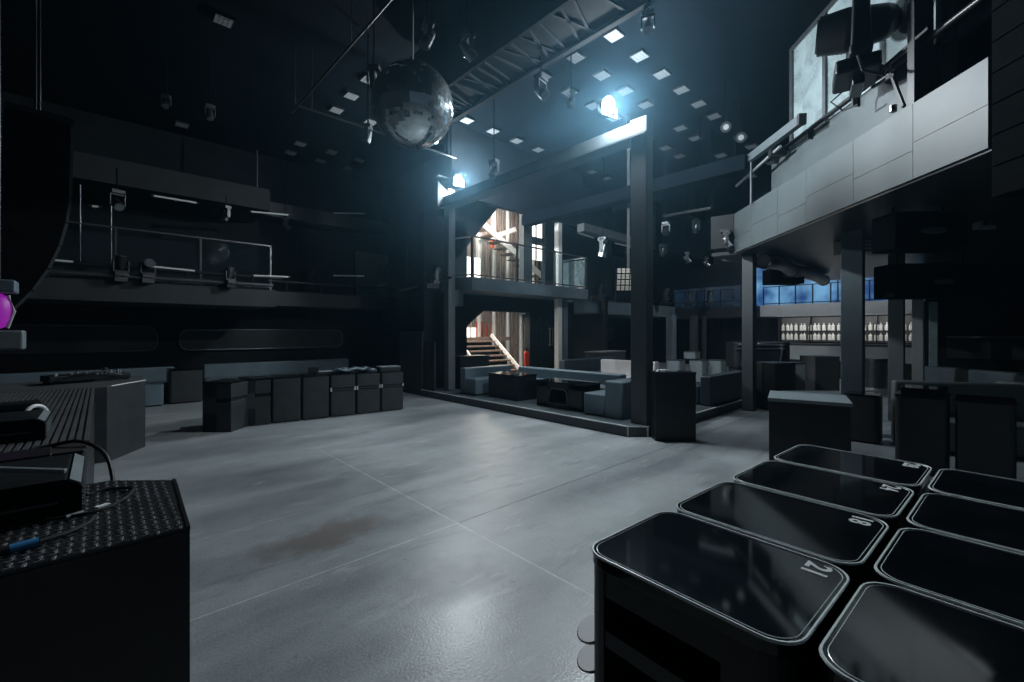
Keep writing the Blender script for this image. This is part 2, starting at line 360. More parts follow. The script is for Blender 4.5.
# far wing over the lounge and the far mezzanine at the bar
slab('balcony_slab', [(12.0, 10.35), (12.35, 10.0), (20.1, 10.0), (20.1, 12.6), (12.0, 12.6)], 2.30, 2.80, 'blue_paint')
slab('balcony_slab', [(20.0, 6.6), (21.6, 6.6), (21.6, 10.9), (20.0, 10.9)], 2.23, 2.72, 'grey_paint')
slab('balcony_slab', [(20.0, 1.5), (21.6, 1.5), (21.6, 6.3), (20.0, 6.3)], 2.24, 2.70, 'lit_grey')  # lit stretch of the same fascia, its light put into the paint
struct(B().box(11.2, 15.4, 8.62, 8.9, 4.80, 5.06).build('ceiling_soffit', 'mid_paint'))
struct(B().box(12.35, 14.9, 10.6, 10.7, 2.8, 3.75).build('wall_panel', 'mid_paint'))
struct(B().box(16.0, 21.5, 8.8, 10.9, 4.9, CZ).build('ceiling_soffit', 'ceiling'))

# right balcony: chamfered parapet with cladding, upper band, slab
e0, e1 = Vector((9.40, 3.39, 0)), Vector((5.70, -.037, 0)); ed = (e1-e0).normalized(); en = Vector((-ed.y, ed.x, 0))
if en.dot(Vector((-1, 1, 0))) < 0: en = -en       # outward, towards the dance floor
RM = Matrix((( ed.x, -en.x, 0, e0.x), (ed.y, -en.y, 0, e0.y), (0, 0, 1, 0), (0, 0, 0, 1)))   # local x along the parapet from its far end, local y inwards
LEN = (e1-e0).length
par = B()
ys = [0, .012, 0]
cols = [-.14, .62, 1.55, 2.35, 3.35, 4.25, LEN]
for i in range(len(cols)-1):
    x0, x1 = cols[i], cols[i+1]
    zs = [(3.22, 3.52), (3.525, 4.02)] if i % 2 == 0 else [(3.22, 3.60), (3.605, 4.02)]
    for z0, z1 in zs: par.box(x0+.003, x1-.003, 0, .10, z0, z1, RM)
par.box(-.14, LEN, .012, .12, 3.22, 4.02, RM)
struct(par.build('wall_parapet', 'parapet'))
q0 = e0 - ed*.14
struct(B().bar((q0.x, q0.y, 3.68), (q0.x-.10, q0.y+.42, 3.68), .06, .68).build('wall_parapet', 'dim_fascia'))  # return face in shade, the shade put into its near-black colour
struct(B().box(.75, 4.1, .30, .42, 3.6, 4.72, RM).build('wall_parapet', 'parapet'))
slab('balcony_slab', [(9.50, 3.45), (9.42, 3.90), (16.4, 3.6), (16.4, 1.0), (15.3, 1.0), (15.3, -6.5), (-.6, -6.5), (-.6, -5.9)], 3.19, 3.26, 'soffit')

# wall recess panels (rounded mirror strips) on the far left and back walls
def slot_panel(name, x0, x1, y, z0, z1, label, grp):
    t = thing(name, label, 'wall panel', (0, 0, 0), 0, grp)
    r = (z1-z0)/2*.75
    mxm = Matrix(((1, 0, 0, 0), (0, 0, 1, 0), (0, 1, 0, 0), (0, 0, 0, 1)))
    B().prism(rrect(x0, x1, z0, z1, r), y-.05, y, mxm).build('back_panel', 'soffit', t)
    pts = [(px_, y-.06, pz_) for px_, pz_ in rrect(x0, x1, z0, z1, r)]
    B().tube(pts, .022, 8, True).build('frame', 'metal', t, smooth=True)
    return t
slot_panel('recess_panel', -6, 1.05, 14.29, 1.13, 1.76, 'long rounded dark wall panel nearest the stage, under the left balcony', 'rounded wall panels')
slot_panel('recess_panel', 1.50, 5.75, 14.29, 1.12, 1.66, 'long rounded dark wall panel behind the row of charcoal tables', 'rounded wall panels')
slot_panel('recess_panel', 14.55, 16.35, 12.59, 1.20, 1.76, 'rounded metal outlined wall panel left of a blue column at the far back', 'rounded wall panels')
slot_panel('recess_panel', 16.8, 18.6, 12.59, 1.20, 1.76, 'rounded metal outlined wall panel right behind the tall column at the back', 'rounded wall panels')

# ================================================================ FOREGROUND TABLES
TW, TD = .50, .605
def make_table(H=.90):
    """origin at the floor, corner (0,0) is the far-left edge; local x along X, local y along Y, body spans x 0..TW and y -TD..0"""
    t = thing('cocktail_table', 'x', 'table')
    pts = rrect(0, TW, -TD, 0, .075)
    # body outline with an open compartment cut into the x=0 side
    x0, x1, y0, y1, r = .004, TW-.004, -TD+.004, -.004, .072
    body = rrect(x0, x1, y0, y1, r)
    i = next(k for k in range(len(body)) if abs(body[k][0]-x0) < 1e-6 and body[k][1] > -TD/2 and body[k+1][1] < -TD/2)
    a, c = -.08, -TD+.165
    notch = [(x0, a), (x0+.22, a), (x0+.22, c), (x0, c)]
    B().prism(body[:i+1] + notch + body[i+1:], .03, H-.045).build('body', 'black_lam', t)
    for z0, z1 in ((.03, .10), (.40, .45), (.62, .67), (H-.125, H-.045)): B().box(x0+.004, x0+.215, c, a, z0, z1).build('shelf', 'cabinet', t)
    B().box(x0+.20, x0+.215, c, a, .1, H-.13).build('compartment_back', 'recess', t)
    B().prism(rrect(.04, TW-.04, -TD+.04, -.04, .06), 0, .03).build('plinth', 'recess', t)
    B().prism(pts, H-.045, H-.004).build('tabletop', 'gloss', t, bevel=.004)
    rim = B().tube([(x, y, H-.006) for x, y in pts], .0045, 6, True)
    rim.tube([(x, y, H-.004) for x, y in rrect(.012, TW-.012, -TD+.012, -.012, .066)], .0015, 5, True)
    rim.build('edge_rim', 'rim', t, smooth=True)
    for z in (H-.30, H-.395):
        nv = Vector((-.38, .22, .90)).normalized(); cc = Vector((.070, .018, z))
        q = B().cyl(cc-nv*.016, cc-nv*.002, .050, .059, 28).build('port_cup', 'black_lam', t, smooth=True)
        B().cyl(cc-nv*.003, cc+nv*.001, .055, None, 28).build('port_disc', 'white_cup', q, smooth=True)
    return t
tA = -math.radians(2.9); uX = Vector((math.cos(tA), math.sin(tA), 0)); uY = Vector((-math.sin(tA), math.cos(tA), 0))
org = Vector((1.145, .885, 0))
proto = make_table()
names = ['nearest the camera, marked 21', 'second in the numbered row, marked 18', 'third in the numbered row, marked 24', 'last in the numbered row, marked 28']
rnames = ['at the bottom right corner beside table 21', 'with no number beside table 18', 'with no number beside table 24', 'with no number beside table 28']
nums = ['21', '18', '24', '28']
tables = []
for r in range(2):
    for k in range(4):
        loc = org + uX*(k*.527) - uY*(r*.636)
        lab = 'glossy black rounded table ' + (names[k] if r == 0 else rnames[k])
        if not tables: o = proto; o.location = loc; o.rotation_euler.z = tA; o['label'] = lab; o['group'] = 'black tables packed in the right foreground'
        else: o = dup(proto, loc, tA, lab, 'black tables packed in the right foreground')
        tables.append(o)
for k in range(4):
    cu = bpy.data.curves.new('table_number', 'FONT'); cu.body = nums[k]; cu.size = .088; cu.extrude = .0006; cu.offset = .0022; cu.align_x = 'CENTER'; cu.align_y = 'CENTER'
    tmp = bpy.data.objects.new('number_outline', cu); me = bpy.data.meshes.new_from_object(tmp); bpy.data.objects.remove(tmp)
    me.materials.clear(); me.materials.append(M['number'])
    o = bpy.data.objects.new('table_number', me); C.objects.link(o); o.parent = tables[k]; o.location = (TW-.070, -TD+.080, .8968); o.rotation_euler.z = PI
    o['label'] = 'white painted number'

# second group of rounded table cabinets further along the right side
def cab(loc, rotz, w, d, h, label, name='table_cabinet', m='cabinet', grp=None, top='gloss'):
    t = thing(name, label, 'table', loc, rotz, grp)
    B().prism(rrect(-w/2, w/2, -d/2, d/2, .06), .03, h-.03).build('body', m, t, smooth=True)
    B().prism(rrect(-w/2+.03, w/2-.03, -d/2+.03, d/2-.03, .05), 0, .03).build('plinth', 'recess', t)
    B().prism(rrect(-w/2-.005, w/2+.005, -d/2-.005, d/2+.005, .06), h-.03, h).build('tabletop', top, t, bevel=.004)
    return t
g2 = 'black cabinets in front of the grey booth'
for px, py, d, h, lab in ((871, 396, 6.35, .70, 'short black cabinet right of the charcoal column'),):
    p = at(px, 332, d); cab((p.x+.1, p.y+.1, 0), 0, .4, .4, h, lab, grp=g2)
for px, d, lab in ((918, 4.95, 'tall black rounded cabinet at the left end of the grey booth'), (982, 4.60, 'tall black rounded cabinet near the right edge of the picture'), (1060, 4.30, 'black rounded cabinet cut by the right edge of the picture')):
    p = at(px, 332, d); cab((p.x+.24, p.y-.02, 0), 0, .5, .44, .885, lab, grp=g2)

def flat_case(name, loc, rotz, w, d, h, label, cat='box', m='black_lam', lid='gloss'):
    t = thing(name, label, cat, loc, rotz)
    B().box(-w/2, w/2, -d/2, d/2, 0, h*.75).build('body', m, t, bevel=.006)
    B().box(-w/2-.004, w/2+.004, -d/2-.004, d/2+.004, h*.75, h).build('lid', lid, t, bevel=.006)
    return t
p = at(920, 332, 5.0); flat_case('display_tray', (p.x+.24, p.y-.02, .885), 0, .42, .38, .07, 'low dark tray lying on the tall cabinet by the booth', 'tray')

# square bar-height boxes
def bar_box(name, loc, rotz, w, d, h, label, m='black_lam', top='grey_metal', lip=.02):
    t = thing(name, label, 'bar table', loc, rotz)
    B().box(-w/2, w/2, -d/2, d/2, 0, h-.035).build('body', m, t, bevel=.006)
    B().box(-w/2-lip, w/2+lip, -d/2-lip, d/2+lip, h-.035, h).build('tabletop', top, t, bevel=.004)
    return t
bar_box('bar_table', (5.62, 1.30, 0), math.radians(14.5), .67, .70, .90, 'black square bar table with grey top behind the numbered tables', lip=.012)
bar_box('bar_table', (6.27, 3.18, 0), math.radians(-43.1), .60, .28, 1.01, 'tall black bar table against the big column at the platform corner', top='black_lam', lip=.004)
p = at(668, 372, 6.55); 
t = thing('napkin_tray', 'small pale tray on top of the tall black bar table', 'tray', (6.17, 3.24, 1.01), math.radians(-43))
B().box(-.14, .16, -.06, .06, 0, .012).build('tray_plate', 'rim', t, bevel=.003); B().box(-.12, .05, -.05, .05, .012, .03).build('folded_napkin', 'white_cup', t, bevel=.003)

# row of charcoal tables on the dance floor
def make_floor_table():
    t = thing('club_table', 'x', 'table'); w, d, h = .46, .56, .80
    B().prism(rrect(-w/2, w/2, -d/2, d/2, .035), .02, h*.60).build('lower_body', 'cabinet', t, smooth=True)
    B().prism(rrect(-w/2+.03, w/2-.03, -d/2+.03, d/2-.03, .03), h*.60, h*.68).build('neck', 'recess', t)
    b = B().prism(rrect(-w/2, w/2, -d/2, d/2, .035), h*.62, h*.655); b.build('shelf', 'cabinet', t, smooth=True)
    B().prism(rrect(-w/2, w/2, -d/2, d/2, .035), h*.68, h-.02).build('upper_body', 'cabinet', t, smooth=True)
    B().prism(rrect(-w/2, w/2, -d/2, d/2, .035), h-.02, h).build('tabletop', 'gloss', t, bevel=.003)
    for s in (-1, 1): B().box(s*(w/2-.028), s*(w/2+.006), -d/2-.006, -d/2+.03, h*.60, h*.70).build('corner_catch', 'chrome', t, bevel=.004)
    return t
def make_plain_table():
    t = thing('club_table', 'x', 'table'); w, d, h = .46, .56, .80
    B().prism(rrect(-w/2, w/2, -d/2, d/2, .035), .02, h-.025).build('body', 'cabinet', t, smooth=True)
    B().prism(rrect(-w/2, w/2, -d/2, d/2, .035), h-.025, h).build('tabletop', 'gloss', t, bevel=.003)
    B().prism(rrect(-w/2+.02, w/2-.02, -d/2+.02, d/2-.02, .03), 0, .02).build('plinth', 'recess', t)
    return t
def make_open_table():
    t = thing('club_table', 'x', 'table'); w, d, h = .46, .56, .80
    b = B()
    b.box(-w/2, -w/2+.22, -d/2, -d/2+.05, 0, h-.03).box(-w/2, -w/2+.22, d/2-.05, d/2, 0, h-.03).box(-w/2, -w/2+.22, -d/2, d/2, 0, .30)
    b.box(-w/2, -w/2+.22, -d/2, d/2, h-.25, h-.03).box(-w/2+.22, w/2, -d/2, d/2, 0, h*.60).box(-w/2+.22, w/2, -d/2, d/2, h*.67, h-.03)
    b.build('body', 'cabinet', t, bevel=.01)
    B().box(-w/2, w/2, -d/2, d/2, h-.03, h).build('tabletop', 'gloss', t, bevel=.004)
    B().box(-w/2+.21, w/2-.02, -d/2+.03, d/2-.03, h*.60, h*.67).build('neck', 'recess', t)
    B().box(-w/2+.03, -w/2+.12, -.08, .08, .32, .40).build('inner_shelf', 'grey_metal', t)
    return t
gA = 'charcoal tables in a row on the dance floor'
rz = math.radians(-7.8); ux = Vector((math.cos(rz), math.sin(rz), 0)); uy = Vector((-math.sin(rz), math.cos(rz), 0))
base = Vector((1.70, 8.52, 0))
pa, pb, pc = make_open_table(), make_plain_table(), make_floor_table()
labs = ['first straight charcoal table of the dance floor row, right of the askew one', 'second charcoal table from the left in the dance floor row', 'third charcoal table in the dance floor row, under the small black screen',
        'fourth charcoal table in the row, grooved, with a dark coat on top', 'grooved charcoal table second from the right end of the row', 'rightmost grooved charcoal table of the row, with metal catches']
for i in range(6):
    loc = base + ux*(.24 + i*.483) + uy*.29
    src = (pa, pb, pb, pc, pc, pc)[i]
    first = i in (0, 1, 3)
    if first: src.location = loc; src.rotation_euler.z = rz; src['label'] = labs[i]; src['group'] = gA
    else: dup(src, loc, rz, labs[i], gA)
def on_row(i, v=0.0): return base + ux*i + uy*v + Vector((0, 0, .80))
pa2 = dup(pa, (lambda q: (q.x, q.y, 0))(at(228, 332, 7.30)), math.radians(-43), 'charcoal open sided table standing askew at the left end of the row', gA)
# things lying on the row
flat_case('laptop_case', on_row(2.68, .35), rz, .42, .30, .09, 'flat grey case on the rightmost charcoal table', 'case', 'cabinet', 'grey_metal')
t = thing('folded_coat', 'dark crumpled coat heaped on the grooved tables', 'coat', on_row(1.95, .22), rz)
b = B(); random.seed(3)
for k in range(7): b.sph((-.30+.1*k, random.uniform(-.06, .06), .035), .08, 12, 8, (1.5, 1.1, 1.05 if k % 2 else .75), Matrix.Rotation(.25*((k % 3)-1), 4, 'Z'))
b.build('cloth_body', 'vinyl_dark', t, smooth=True)
B().tube([(-.40, -.05, .04), (-.33, -.10, .09), (-.18, -.12, .05), (.02, -.1, .09), (.3, -.08, .03), (.42, -.05, .02)], .025, 8).build('sleeve', 'vinyl_blue', t, smooth=True)
t = thing('small_monitor', 'small black screen standing on the third charcoal table', 'monitor', on_row(1.18, .12), rz)
B().box(-.09, .09, -.015, .015, .04, .15).build('screen_panel', 'black_metal', t, bevel=.006); B().box(-.015, .015, -.01, .03, 0, .05).build('stand', 'black_metal', t); B().box(-.06, .06, -.05, .05, 0, .012).build('foot', 'black_metal', t)
flat_case('flat_board', on_row(1.55, .33), rz, .62, .26, .05, 'flat grey board behind the small black screen', 'board', 'cabinet', 'grey_metal')

# ================================================================ LOUNGE ON THE PLATFORM
PZ = .166
def sofa_piece(name, segs, label, m, z=PZ, h=.60, sh=.38, back=.22, depth=.62, grp=None, seats=True):
    """segs: list of (x0,x1,y0,y1, back side in '+x -x +y -y')"""
    t = thing(name, label, 'sofa', (segs[0][0], segs[0][2], z), 0, grp); ox, oy = segs[0][0], segs[0][2]
    for (x0, x1, y0, y1, bs) in segs:
        x0 -= ox; x1 -= ox; y0 -= oy; y1 -= oy
        if bs == '+x': bk, st = (x1-back, x1, y0, y1), (x0, x1-back, y0, y1)
        elif bs == '-x': bk, st = (x0, x0+back, y0, y1), (x0+back, x1, y0, y1)
        elif bs == '+y': bk, st = (x0, x1, y1-back, y1), (x0, x1, y0, y1-back)
        else: bk, st = (x0, x1, y0, y0+back), (x0, x1, y0+back, y1)
        B().box(*bk, 0, h).build('backrest', m, t, bevel=.03, smooth=True)
        B().box(*st, .02, sh).build('seat', m, t, bevel=.03, smooth=True)
    return t
sofa_piece('lounge_sofa', [(6.12, 7.55, 7.72, 8.32, '+y')], 'blue grey sofa at the left end of the platform', 'vinyl_blue', grp='blue grey platform sofas')
sofa_piece('lounge_sofa', [(6.95, 7.60, 4.80, 7.68, '+x')], 'long blue grey sofa along the back of the platform behind the dark tables', 'vinyl_blue', grp='blue grey platform sofas')
sofa_piece('lounge_sofa', [(6.16, 7.60, 3.98, 4.76, '-y')], 'blue sofa with its end to the dance floor beside the big column', 'vinyl_blue', h=.62, back=.34, grp='blue grey platform sofas')
def low_table(loc, w, d, h, label, opening):
    t = thing('lounge_table', label, 'table', loc, 0, 'dark tables between the sofas')
    if opening:
        b = B(); b.box(0, w, 0, d*.28, 0, h-.03).box(0, w, d*.72, d, 0, h-.03).box(0, w, 0, d, 0, .07).box(0, w, 0, d, h-.12, h-.03).box(w-.05, w, 0, d, 0, h-.03)
        b.build('body', 'black_lam', t)
        pts = [(-.006, d*.30 + yy, .09 + zz) for yy, zz in ((0, 0), (d*.40, 0), (d*.40, h-.28), (d*.34, h-.22), (d*.06, h-.22), (0, h-.28))]
        B().tube(pts, .014, 6, True).build('opening_frame', 'metal', t)
    else:
        B().box(0, w, 0, d, .0, h-.03).build('body', 'black_lam', t, bevel=.01)
        B().sph((-.004, d*.55, h*.35), .016, 10, 8).build('lock_knob', 'chrome', t, smooth=True)
    B().box(-.01, w+.01, -.01, d+.01, h-.03, h).build('tabletop', 'gloss', t, bevel=.004)
    return t
low_table((6.30, 6.55, PZ), .56, .95, .53, 'dark closed lounge table with a small silver lock on the platform', False)
low_table((6.24, 4.86, PZ), .56, 1.10, .50, 'dark open lounge table with an arched opening beside the blue sofa end', True)
t = thing('ashtray', 'pale ashtray on the closed lounge table', 'ashtray', (6.5, 6.85, PZ+.53))
B().cyl((0, 0, 0), (0, 0, .025), .055, .06, 20).build('bowl', 'rim', t, smooth=True); B().cyl((0, 0, .02), (0, 0, .028), .045, .045, 20).build('inner_dish', 'recess', t)

# right-hand platform sofa, bluish end lit
sofa_piece('lounge_sofa', [(8.55, 10.3, 3.55, 4.05, '-y')], 'dark navy sofa back behind the tall black bar table', 'vinyl_dark', h=.58)
# floor level sofas further back
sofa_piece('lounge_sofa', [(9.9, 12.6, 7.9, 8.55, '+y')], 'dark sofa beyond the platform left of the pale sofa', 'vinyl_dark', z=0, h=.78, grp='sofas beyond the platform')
sofa_piece('lounge_sofa', [(10.3, 11.0, 5.95, 7.7, '+x')], 'pale grey sofa beyond the platform, brightly lit', 'vinyl_pale', z=0, h=.80, grp='sofas beyond the platform')  # stair daylight on this sofa is put into its lighter vinyl
bar_box('service_counter', (13.2, 9.2, 0), 0, 1.6, .6, .92, 'low grey counter standing beyond the pale sofa', m='cabinet', top='mid_paint')

# cube tables stacked at the back
gB = 'grey cube tables stored at the back'
def cube_table(px, d, w, z, h, label):
    p = at(px, 332, d); return cab((p.x, p.y, z), 0, w, w, h, label, 'cube_table', 'grey_metal', gB, 'cabinet')
for px, lab in ((676, 'leftmost grey cube table at the back behind the tall bar table'), (698.5, 'grey cube table at the back with another on top'), (717, 'grey cube table third along the back row'), (735, 'grey cube table beside the grey balcony column')):
    cube_table(px, 14.0, .44, 0, .72, lab)
cube_table(692, 14.2, .40, .72, .26, 'grey cube table stacked on top of the back row')

# bar cart with chrome rails behind the balcony column
p = at(759, 332, 11.4)
t = thing('bar_cart', 'black rounded bar cart with chrome rails behind the grey balcony column', 'cart', (p.x, p.y, 0), math.radians(-44))
B().prism(rrect(-.75, .66, -.3, .3, .12), .70, 1.34).build('cart_body', 'black_lam', t, smooth=True)
B().prism(rrect(-.7, .60, -.26, .26, .1), 0, .70).build('cart_base', 'recess', t)
for z in (1.19, 1.28): B().cyl((-.8, -.34, z), (.45, -.34, z), .022).build('chrome_rail', 'chrome', t, smooth=True)
for x in (-.62, .32): B().tube([(x, -.36, .76), (x+.03, -.38, 1.02), (x+.05, -.38, 1.34)], .028, 8).build('chrome_post', 'chrome', t, smooth=True)
# counters near the bar
p = at(770, 332, 9.0); bar_box('bar_counter', (p.x+.25, p.y, 0), math.radians(-20), .62, .5, .97, 'black counter box right of the grey balcony column', top='black_lam', lip=.004)
p = at(788, 332, 9.3); bar_box('bar_counter', (p.x+.3, p.y, 0), math.radians(-42), .34, .34, .95, 'narrow grey counter box beside the black counter', m='grey_metal', top='cabinet', lip=.004)
p = at(817, 332, 9.8); bar_box('bar_counter', (p.x+.2, p.y, 0), math.radians(-42), .55, .5, 1.06, 'tall dark grey counter box in front of the bar', m='cabinet', top='cabinet', lip=.004)
p = at(818, 332, 8.3); bar_box('lit_patch_box', (p.x, p.y, 0), math.radians(-42), 1.1, .5, .46, 'low grey box added for a lit floor patch behind the square bar table', m='cabinet', top='grey_metal', lip=.004)  # box added where the floor only shows a lit patch

# bar: counter, lit shelf, bottles
t = thing('bar_counter', 'long grey bar counter at the far wall under the bottle shelves', 'bar', (18.3, 1.2, 0))
B().box(0, .5, 0, 5.2, 0, 1.0).build('front_panel', 'recess', t); B().box(-.03, 0, 0, 5.2, .62, 1.12).build('apron', 'lit_grey', t); B().box(-.1, .6, 0, 5.2, 1.14, 1.20).build('worktop', 'black_lam', t)  # apron lightened by colour to look lit
t = thing('bottle_shelf', 'lit back bar shelving with two tiers at the far wall', 'shelving', (20.9, 1.6, 0))
B().box(.35, .40, 0, 4.3, 1.2, 2.2).build('lit_back', 'bottle_back', t)
for z in (1.28, 1.66): B().box(0, .36, 0, 4.3, z-.03, z).build('shelf', 'black_metal', t)
for y in (0, 1.05, 2.1, 3.15, 4.25): B().box(0, .36, y, y+.04, 1.2, 2.2).build('upright', 'black_metal', t)
bt = tag(B().cyl((0, 0, 0), (0, 0, .20), .064, .064, 10).cyl((0, 0, .20), (0, 0, .23), .064, .026, 10).cyl((0, 0, .23), (0, 0, .29), .022, .022, 8).build('bottle', 'bottle', smooth=True), 'pale bottle standing in a tier of the lit back bar', 'bottle', 'bottles on the back bar')
n = 0
for z in (1.28, 1.66):
    for k in range(26):
        loc = (21.0 + .05*(k % 2), 1.72 + k*.16 + .02*(k % 3), z)
        if n == 0: bt.location = loc
        else:
            c = bt.copy(); C.objects.link(c); c.location = loc
        n += 1
# blue video screens above the bar
t = thing('video_screen', 'large glowing blue screen above the bar mezzanine', 'screen', (21.45, 1.0, 0))
B().box(0, .08, .2, 6.4, 2.7, 4.6).build('display', 'screen', t); B().box(-.02, .0, 2.9, 2.95, 2.7, 4.6).build('panel_joint', 'black_metal', t)
m2 = M['screen'].copy(); m2.node_tree.nodes['Principled BSDF'].inputs['Emission Strength'].default_value = .06; M['screen_dim'] = m2
t = thing('video_screen', 'dim blue screen on the far mezzanine behind the moving lights', 'screen', (21.45, 7.6, 0))
B().box(0, .08, 0, 3.2, 2.75, 3.75).build('display', 'screen_dim', t); B().box(-.02, 0, 1.6, 1.64, 2.75, 3.75).build('panel_joint', 'black_metal', t)

def railing(name, p0, p1, z, h, nposts, label, glassm='glass_clear', postm='black_metal', rail='black_metal', r=.022):
    p0, p1 = Vector((p0[0], p0[1], 0)), Vector((p1[0], p1[1], 0)); d = p1-p0
    t = thing(name, label, 'railing', (p0.x, p0.y, z)); u = d.normalized(); nn = Vector((-u.y, u.x, 0))
    for k in range(nposts):
        q = d*(k/(nposts-1)); B().bar(q, q+Vector((0, 0, h)), r*2, r*2).build('post', postm, t)
    B().bar(Vector((0, 0, h)), d+Vector((0, 0, h)), r*2.2, r*1.6).build('top_rail', rail, t)
    B().bar(Vector((0, 0, .06)), d+Vector((0, 0, .06)), r*1.2, r*1.6).build('bottom_rail', rail, t)
    if glassm:
        for k in range(nposts-1):
            a = d*(k/(nposts-1)) + u*.04; c = d*((k+1)/(nposts-1)) - u*.04
            B().bar(a+Vector((0, 0, h*.52)), c+Vector((0, 0, h*.52)), .012, h*.84).build('glass_panel', glassm, t)
    return t
railing('glass_railing', (6.66, 8.54), (11.22, 8.54), 2.95, 1.0, 4, 'glass railing along the front of the staircase balcony', rail='metal')
railing('glass_railing', (6.66, 8.56), (6.48, 9.2), 2.95, 1.0, 2, 'short glass railing at the balcony corner beside the twin column', rail='metal')
railing('glass_railing', (11.22, 8.56), (11.22, 9.55), 2.95, 1.0, 2, 'short glass railing closing the right end of the staircase balcony', glassm='glass_sheen', rail='alu')
railing('mezzanine_railing', (20.1, 1.6), (20.1, 6.2), 2.70, .75, 9, 'thin black railing in front of the glowing blue screen', None, r=.02)
railing('mezzanine_railing', (20.1, 7.4), (20.1, 10.6), 2.72, .75, 7, 'thin black railing in front of the dim blue screen', None, r=.02)
railing('glass_railing', (-1.2, 12.12), (3.10, 12.12), 2.64, 1.10, 4, 'glass railing on the left balcony reflecting a round lamp', rail='metal', postm='metal', r=.018)

# ================================================================ STAIRWELL
t = thing('staircase', 'timber staircase with white stringers behind the lounge opening', 'staircase', (8.5, 10.2, 0))
b = B()
for k in range(8): b.box(0, 1.55, .20*k, .20*k+.30, .17+.155*k, .215+.155*k)
b.build('lower_treads', 'wood', t)
b = B()
for k in range(8): b.box(0, 1.55, .20*k+.18, .20*k+.20, .05+.155*k, .17+.155*k)
b.build('lower_risers', 'recess', t)
for x in (-.03, 1.58): B().bar((x, -.1, .14), (x, 1.65, 1.50), .05, .12).build('stringer', 'white_paint', t)
B().box(-.95, 2.6, 1.75, 2.15, 1.30, 1.42).build('landing', 'wood', t)
B().bar((.75, 1.25, 5.3), (5.0, 1.25, 3.1), .06, .20).build('upper_stringer', 'white_paint', t)
B().bar((1.2, 1.9, 4.75), (3.0, 1.9, 5.5), .06, .16).build('upper_stringer', 'white_paint', t)
b = B()
for k in range(12): b.box(1.0+.33*k, 1.36+.33*k, 1.3, 2.0, 5.12-.171*k, 5.16-.171*k)
b.build('upper_treads', 'wood', t)
t = thing('slat_screen', 'tall screen of brown and pale timber slats behind the staircase', 'slat screen', (8.6, 12.45, 0))
b = B(); c = B()
for k in range(20): (b if k % 3 else c).box(.235*k, .235*k+.085, 0, .10, 0, 6.5)
b.build('brown_slats', 'wood', t); c.build('white_slats', 'white_paint', t)
o = struct(B().box(9.86, 10.44, 9.74, 9.76, 3.9, 5.25).build('window_1', 'daylight'))
struct(B().box(10.13, 10.16, 9.70, 9.74, 3.9, 5.25).box(9.86, 10.44, 9.70, 9.74, 4.38, 4.62).build('pane_bar', 'dark_col', o))
o = struct(B().box(9.35, 10.0, 12.36, 12.38, 3.2, 4.25).build('glow_patch_upper', 'daylight'))  # glowing pane added for the bright spot on the lit stairwell wall
struct(B().box(9.66, 9.69, 12.32, 12.36, 3.2, 4.25).build('pane_bar', 'dark_col', o))
o = struct(B().box(9.30, 9.80, 12.36, 12.38, .95, 1.75).build('glow_patch_lower', 'daylight'))  # lower glowing pane, added for a white patch behind the stairs
struct(B().box(9.54, 9.56, 12.32, 12.36, .95, 1.75).build('pane_bar', 'dark_col', o))
t = thing('cloth_banner', 'red orange cloth hanging in front of the lower stair slats', 'banner', (9.95, 12.62, 1.0))
b = B()
for k in range(7): b.box(.11*k, .11*k+.10, -.03-.01*(k % 2), 0, .05*k, .95)
b.build('cloth', 'red', t); B().cyl((-.1, -.02, .97), (.9, -.02, .97), .015).build('hanging_rod', 'metal', t)
tag(B().box(10.55, 10.66, 12.36, 12.42, 4.7, 5.4).build('cloth_strip', 'red'), 'narrow red strip among the upper stair slats', 'banner')
# extinguisher
p = at(526.5, 332, 13.1)
t = thing('fire_extinguisher', 'red fire extinguisher standing by the dark lobby wall', 'fire extinguisher', (p.x, p.y, .55))
B().cyl((0, 0, 0), (0, 0, .42), .075, None, 16).sph((0, 0, .42), .075, 16, 8).build('cylinder_body', 'ext_red', t, smooth=True)
B().cyl((0, 0, .48), (0, 0, .56), .025).box(-.06, .06, -.015, .015, .54, .57).build('valve', 'black_metal', t); B().tube([(0, 0, .53), (.09, 0, .5), (.11, 0, .3), (.1, 0, .12)], .014, 6).build('hose', 'black_metal', t, smooth=True)
t = thing('bracket_shelf', 'small black shelf carrying the fire extinguisher', 'shelf', (p.x, p.y, 0))
B().box(-.12, .12, -.12, .13, .51, .55).build('shelf_board', 'black_lam', t); B().box(-.1, .1, .03, .12, 0, .51).build('support', 'black_lam', t)
# double door pulls
o = struct(B().box(10.1, 11.2, 9.56, 9.60, 0, 2.1).build('door_1', 'black_paint'))
for x in (10.56, 10.70): B().cyl((x, 9.50, 1.15), (x, 9.50, 1.75), .016).box(x-.012, x+.012, 9.5, 9.56, 1.18, 1.21).box(x-.012, x+.012, 9.5, 9.56, 1.69, 1.72).build('door_handle', 'alu', o)
# desk below the column
bar_box('reception_desk', (7.05, 9.15, PZ), 0, .95, .45, .82, 'black desk beside the column at the end of the platform', top='black_lam', lip=.01)

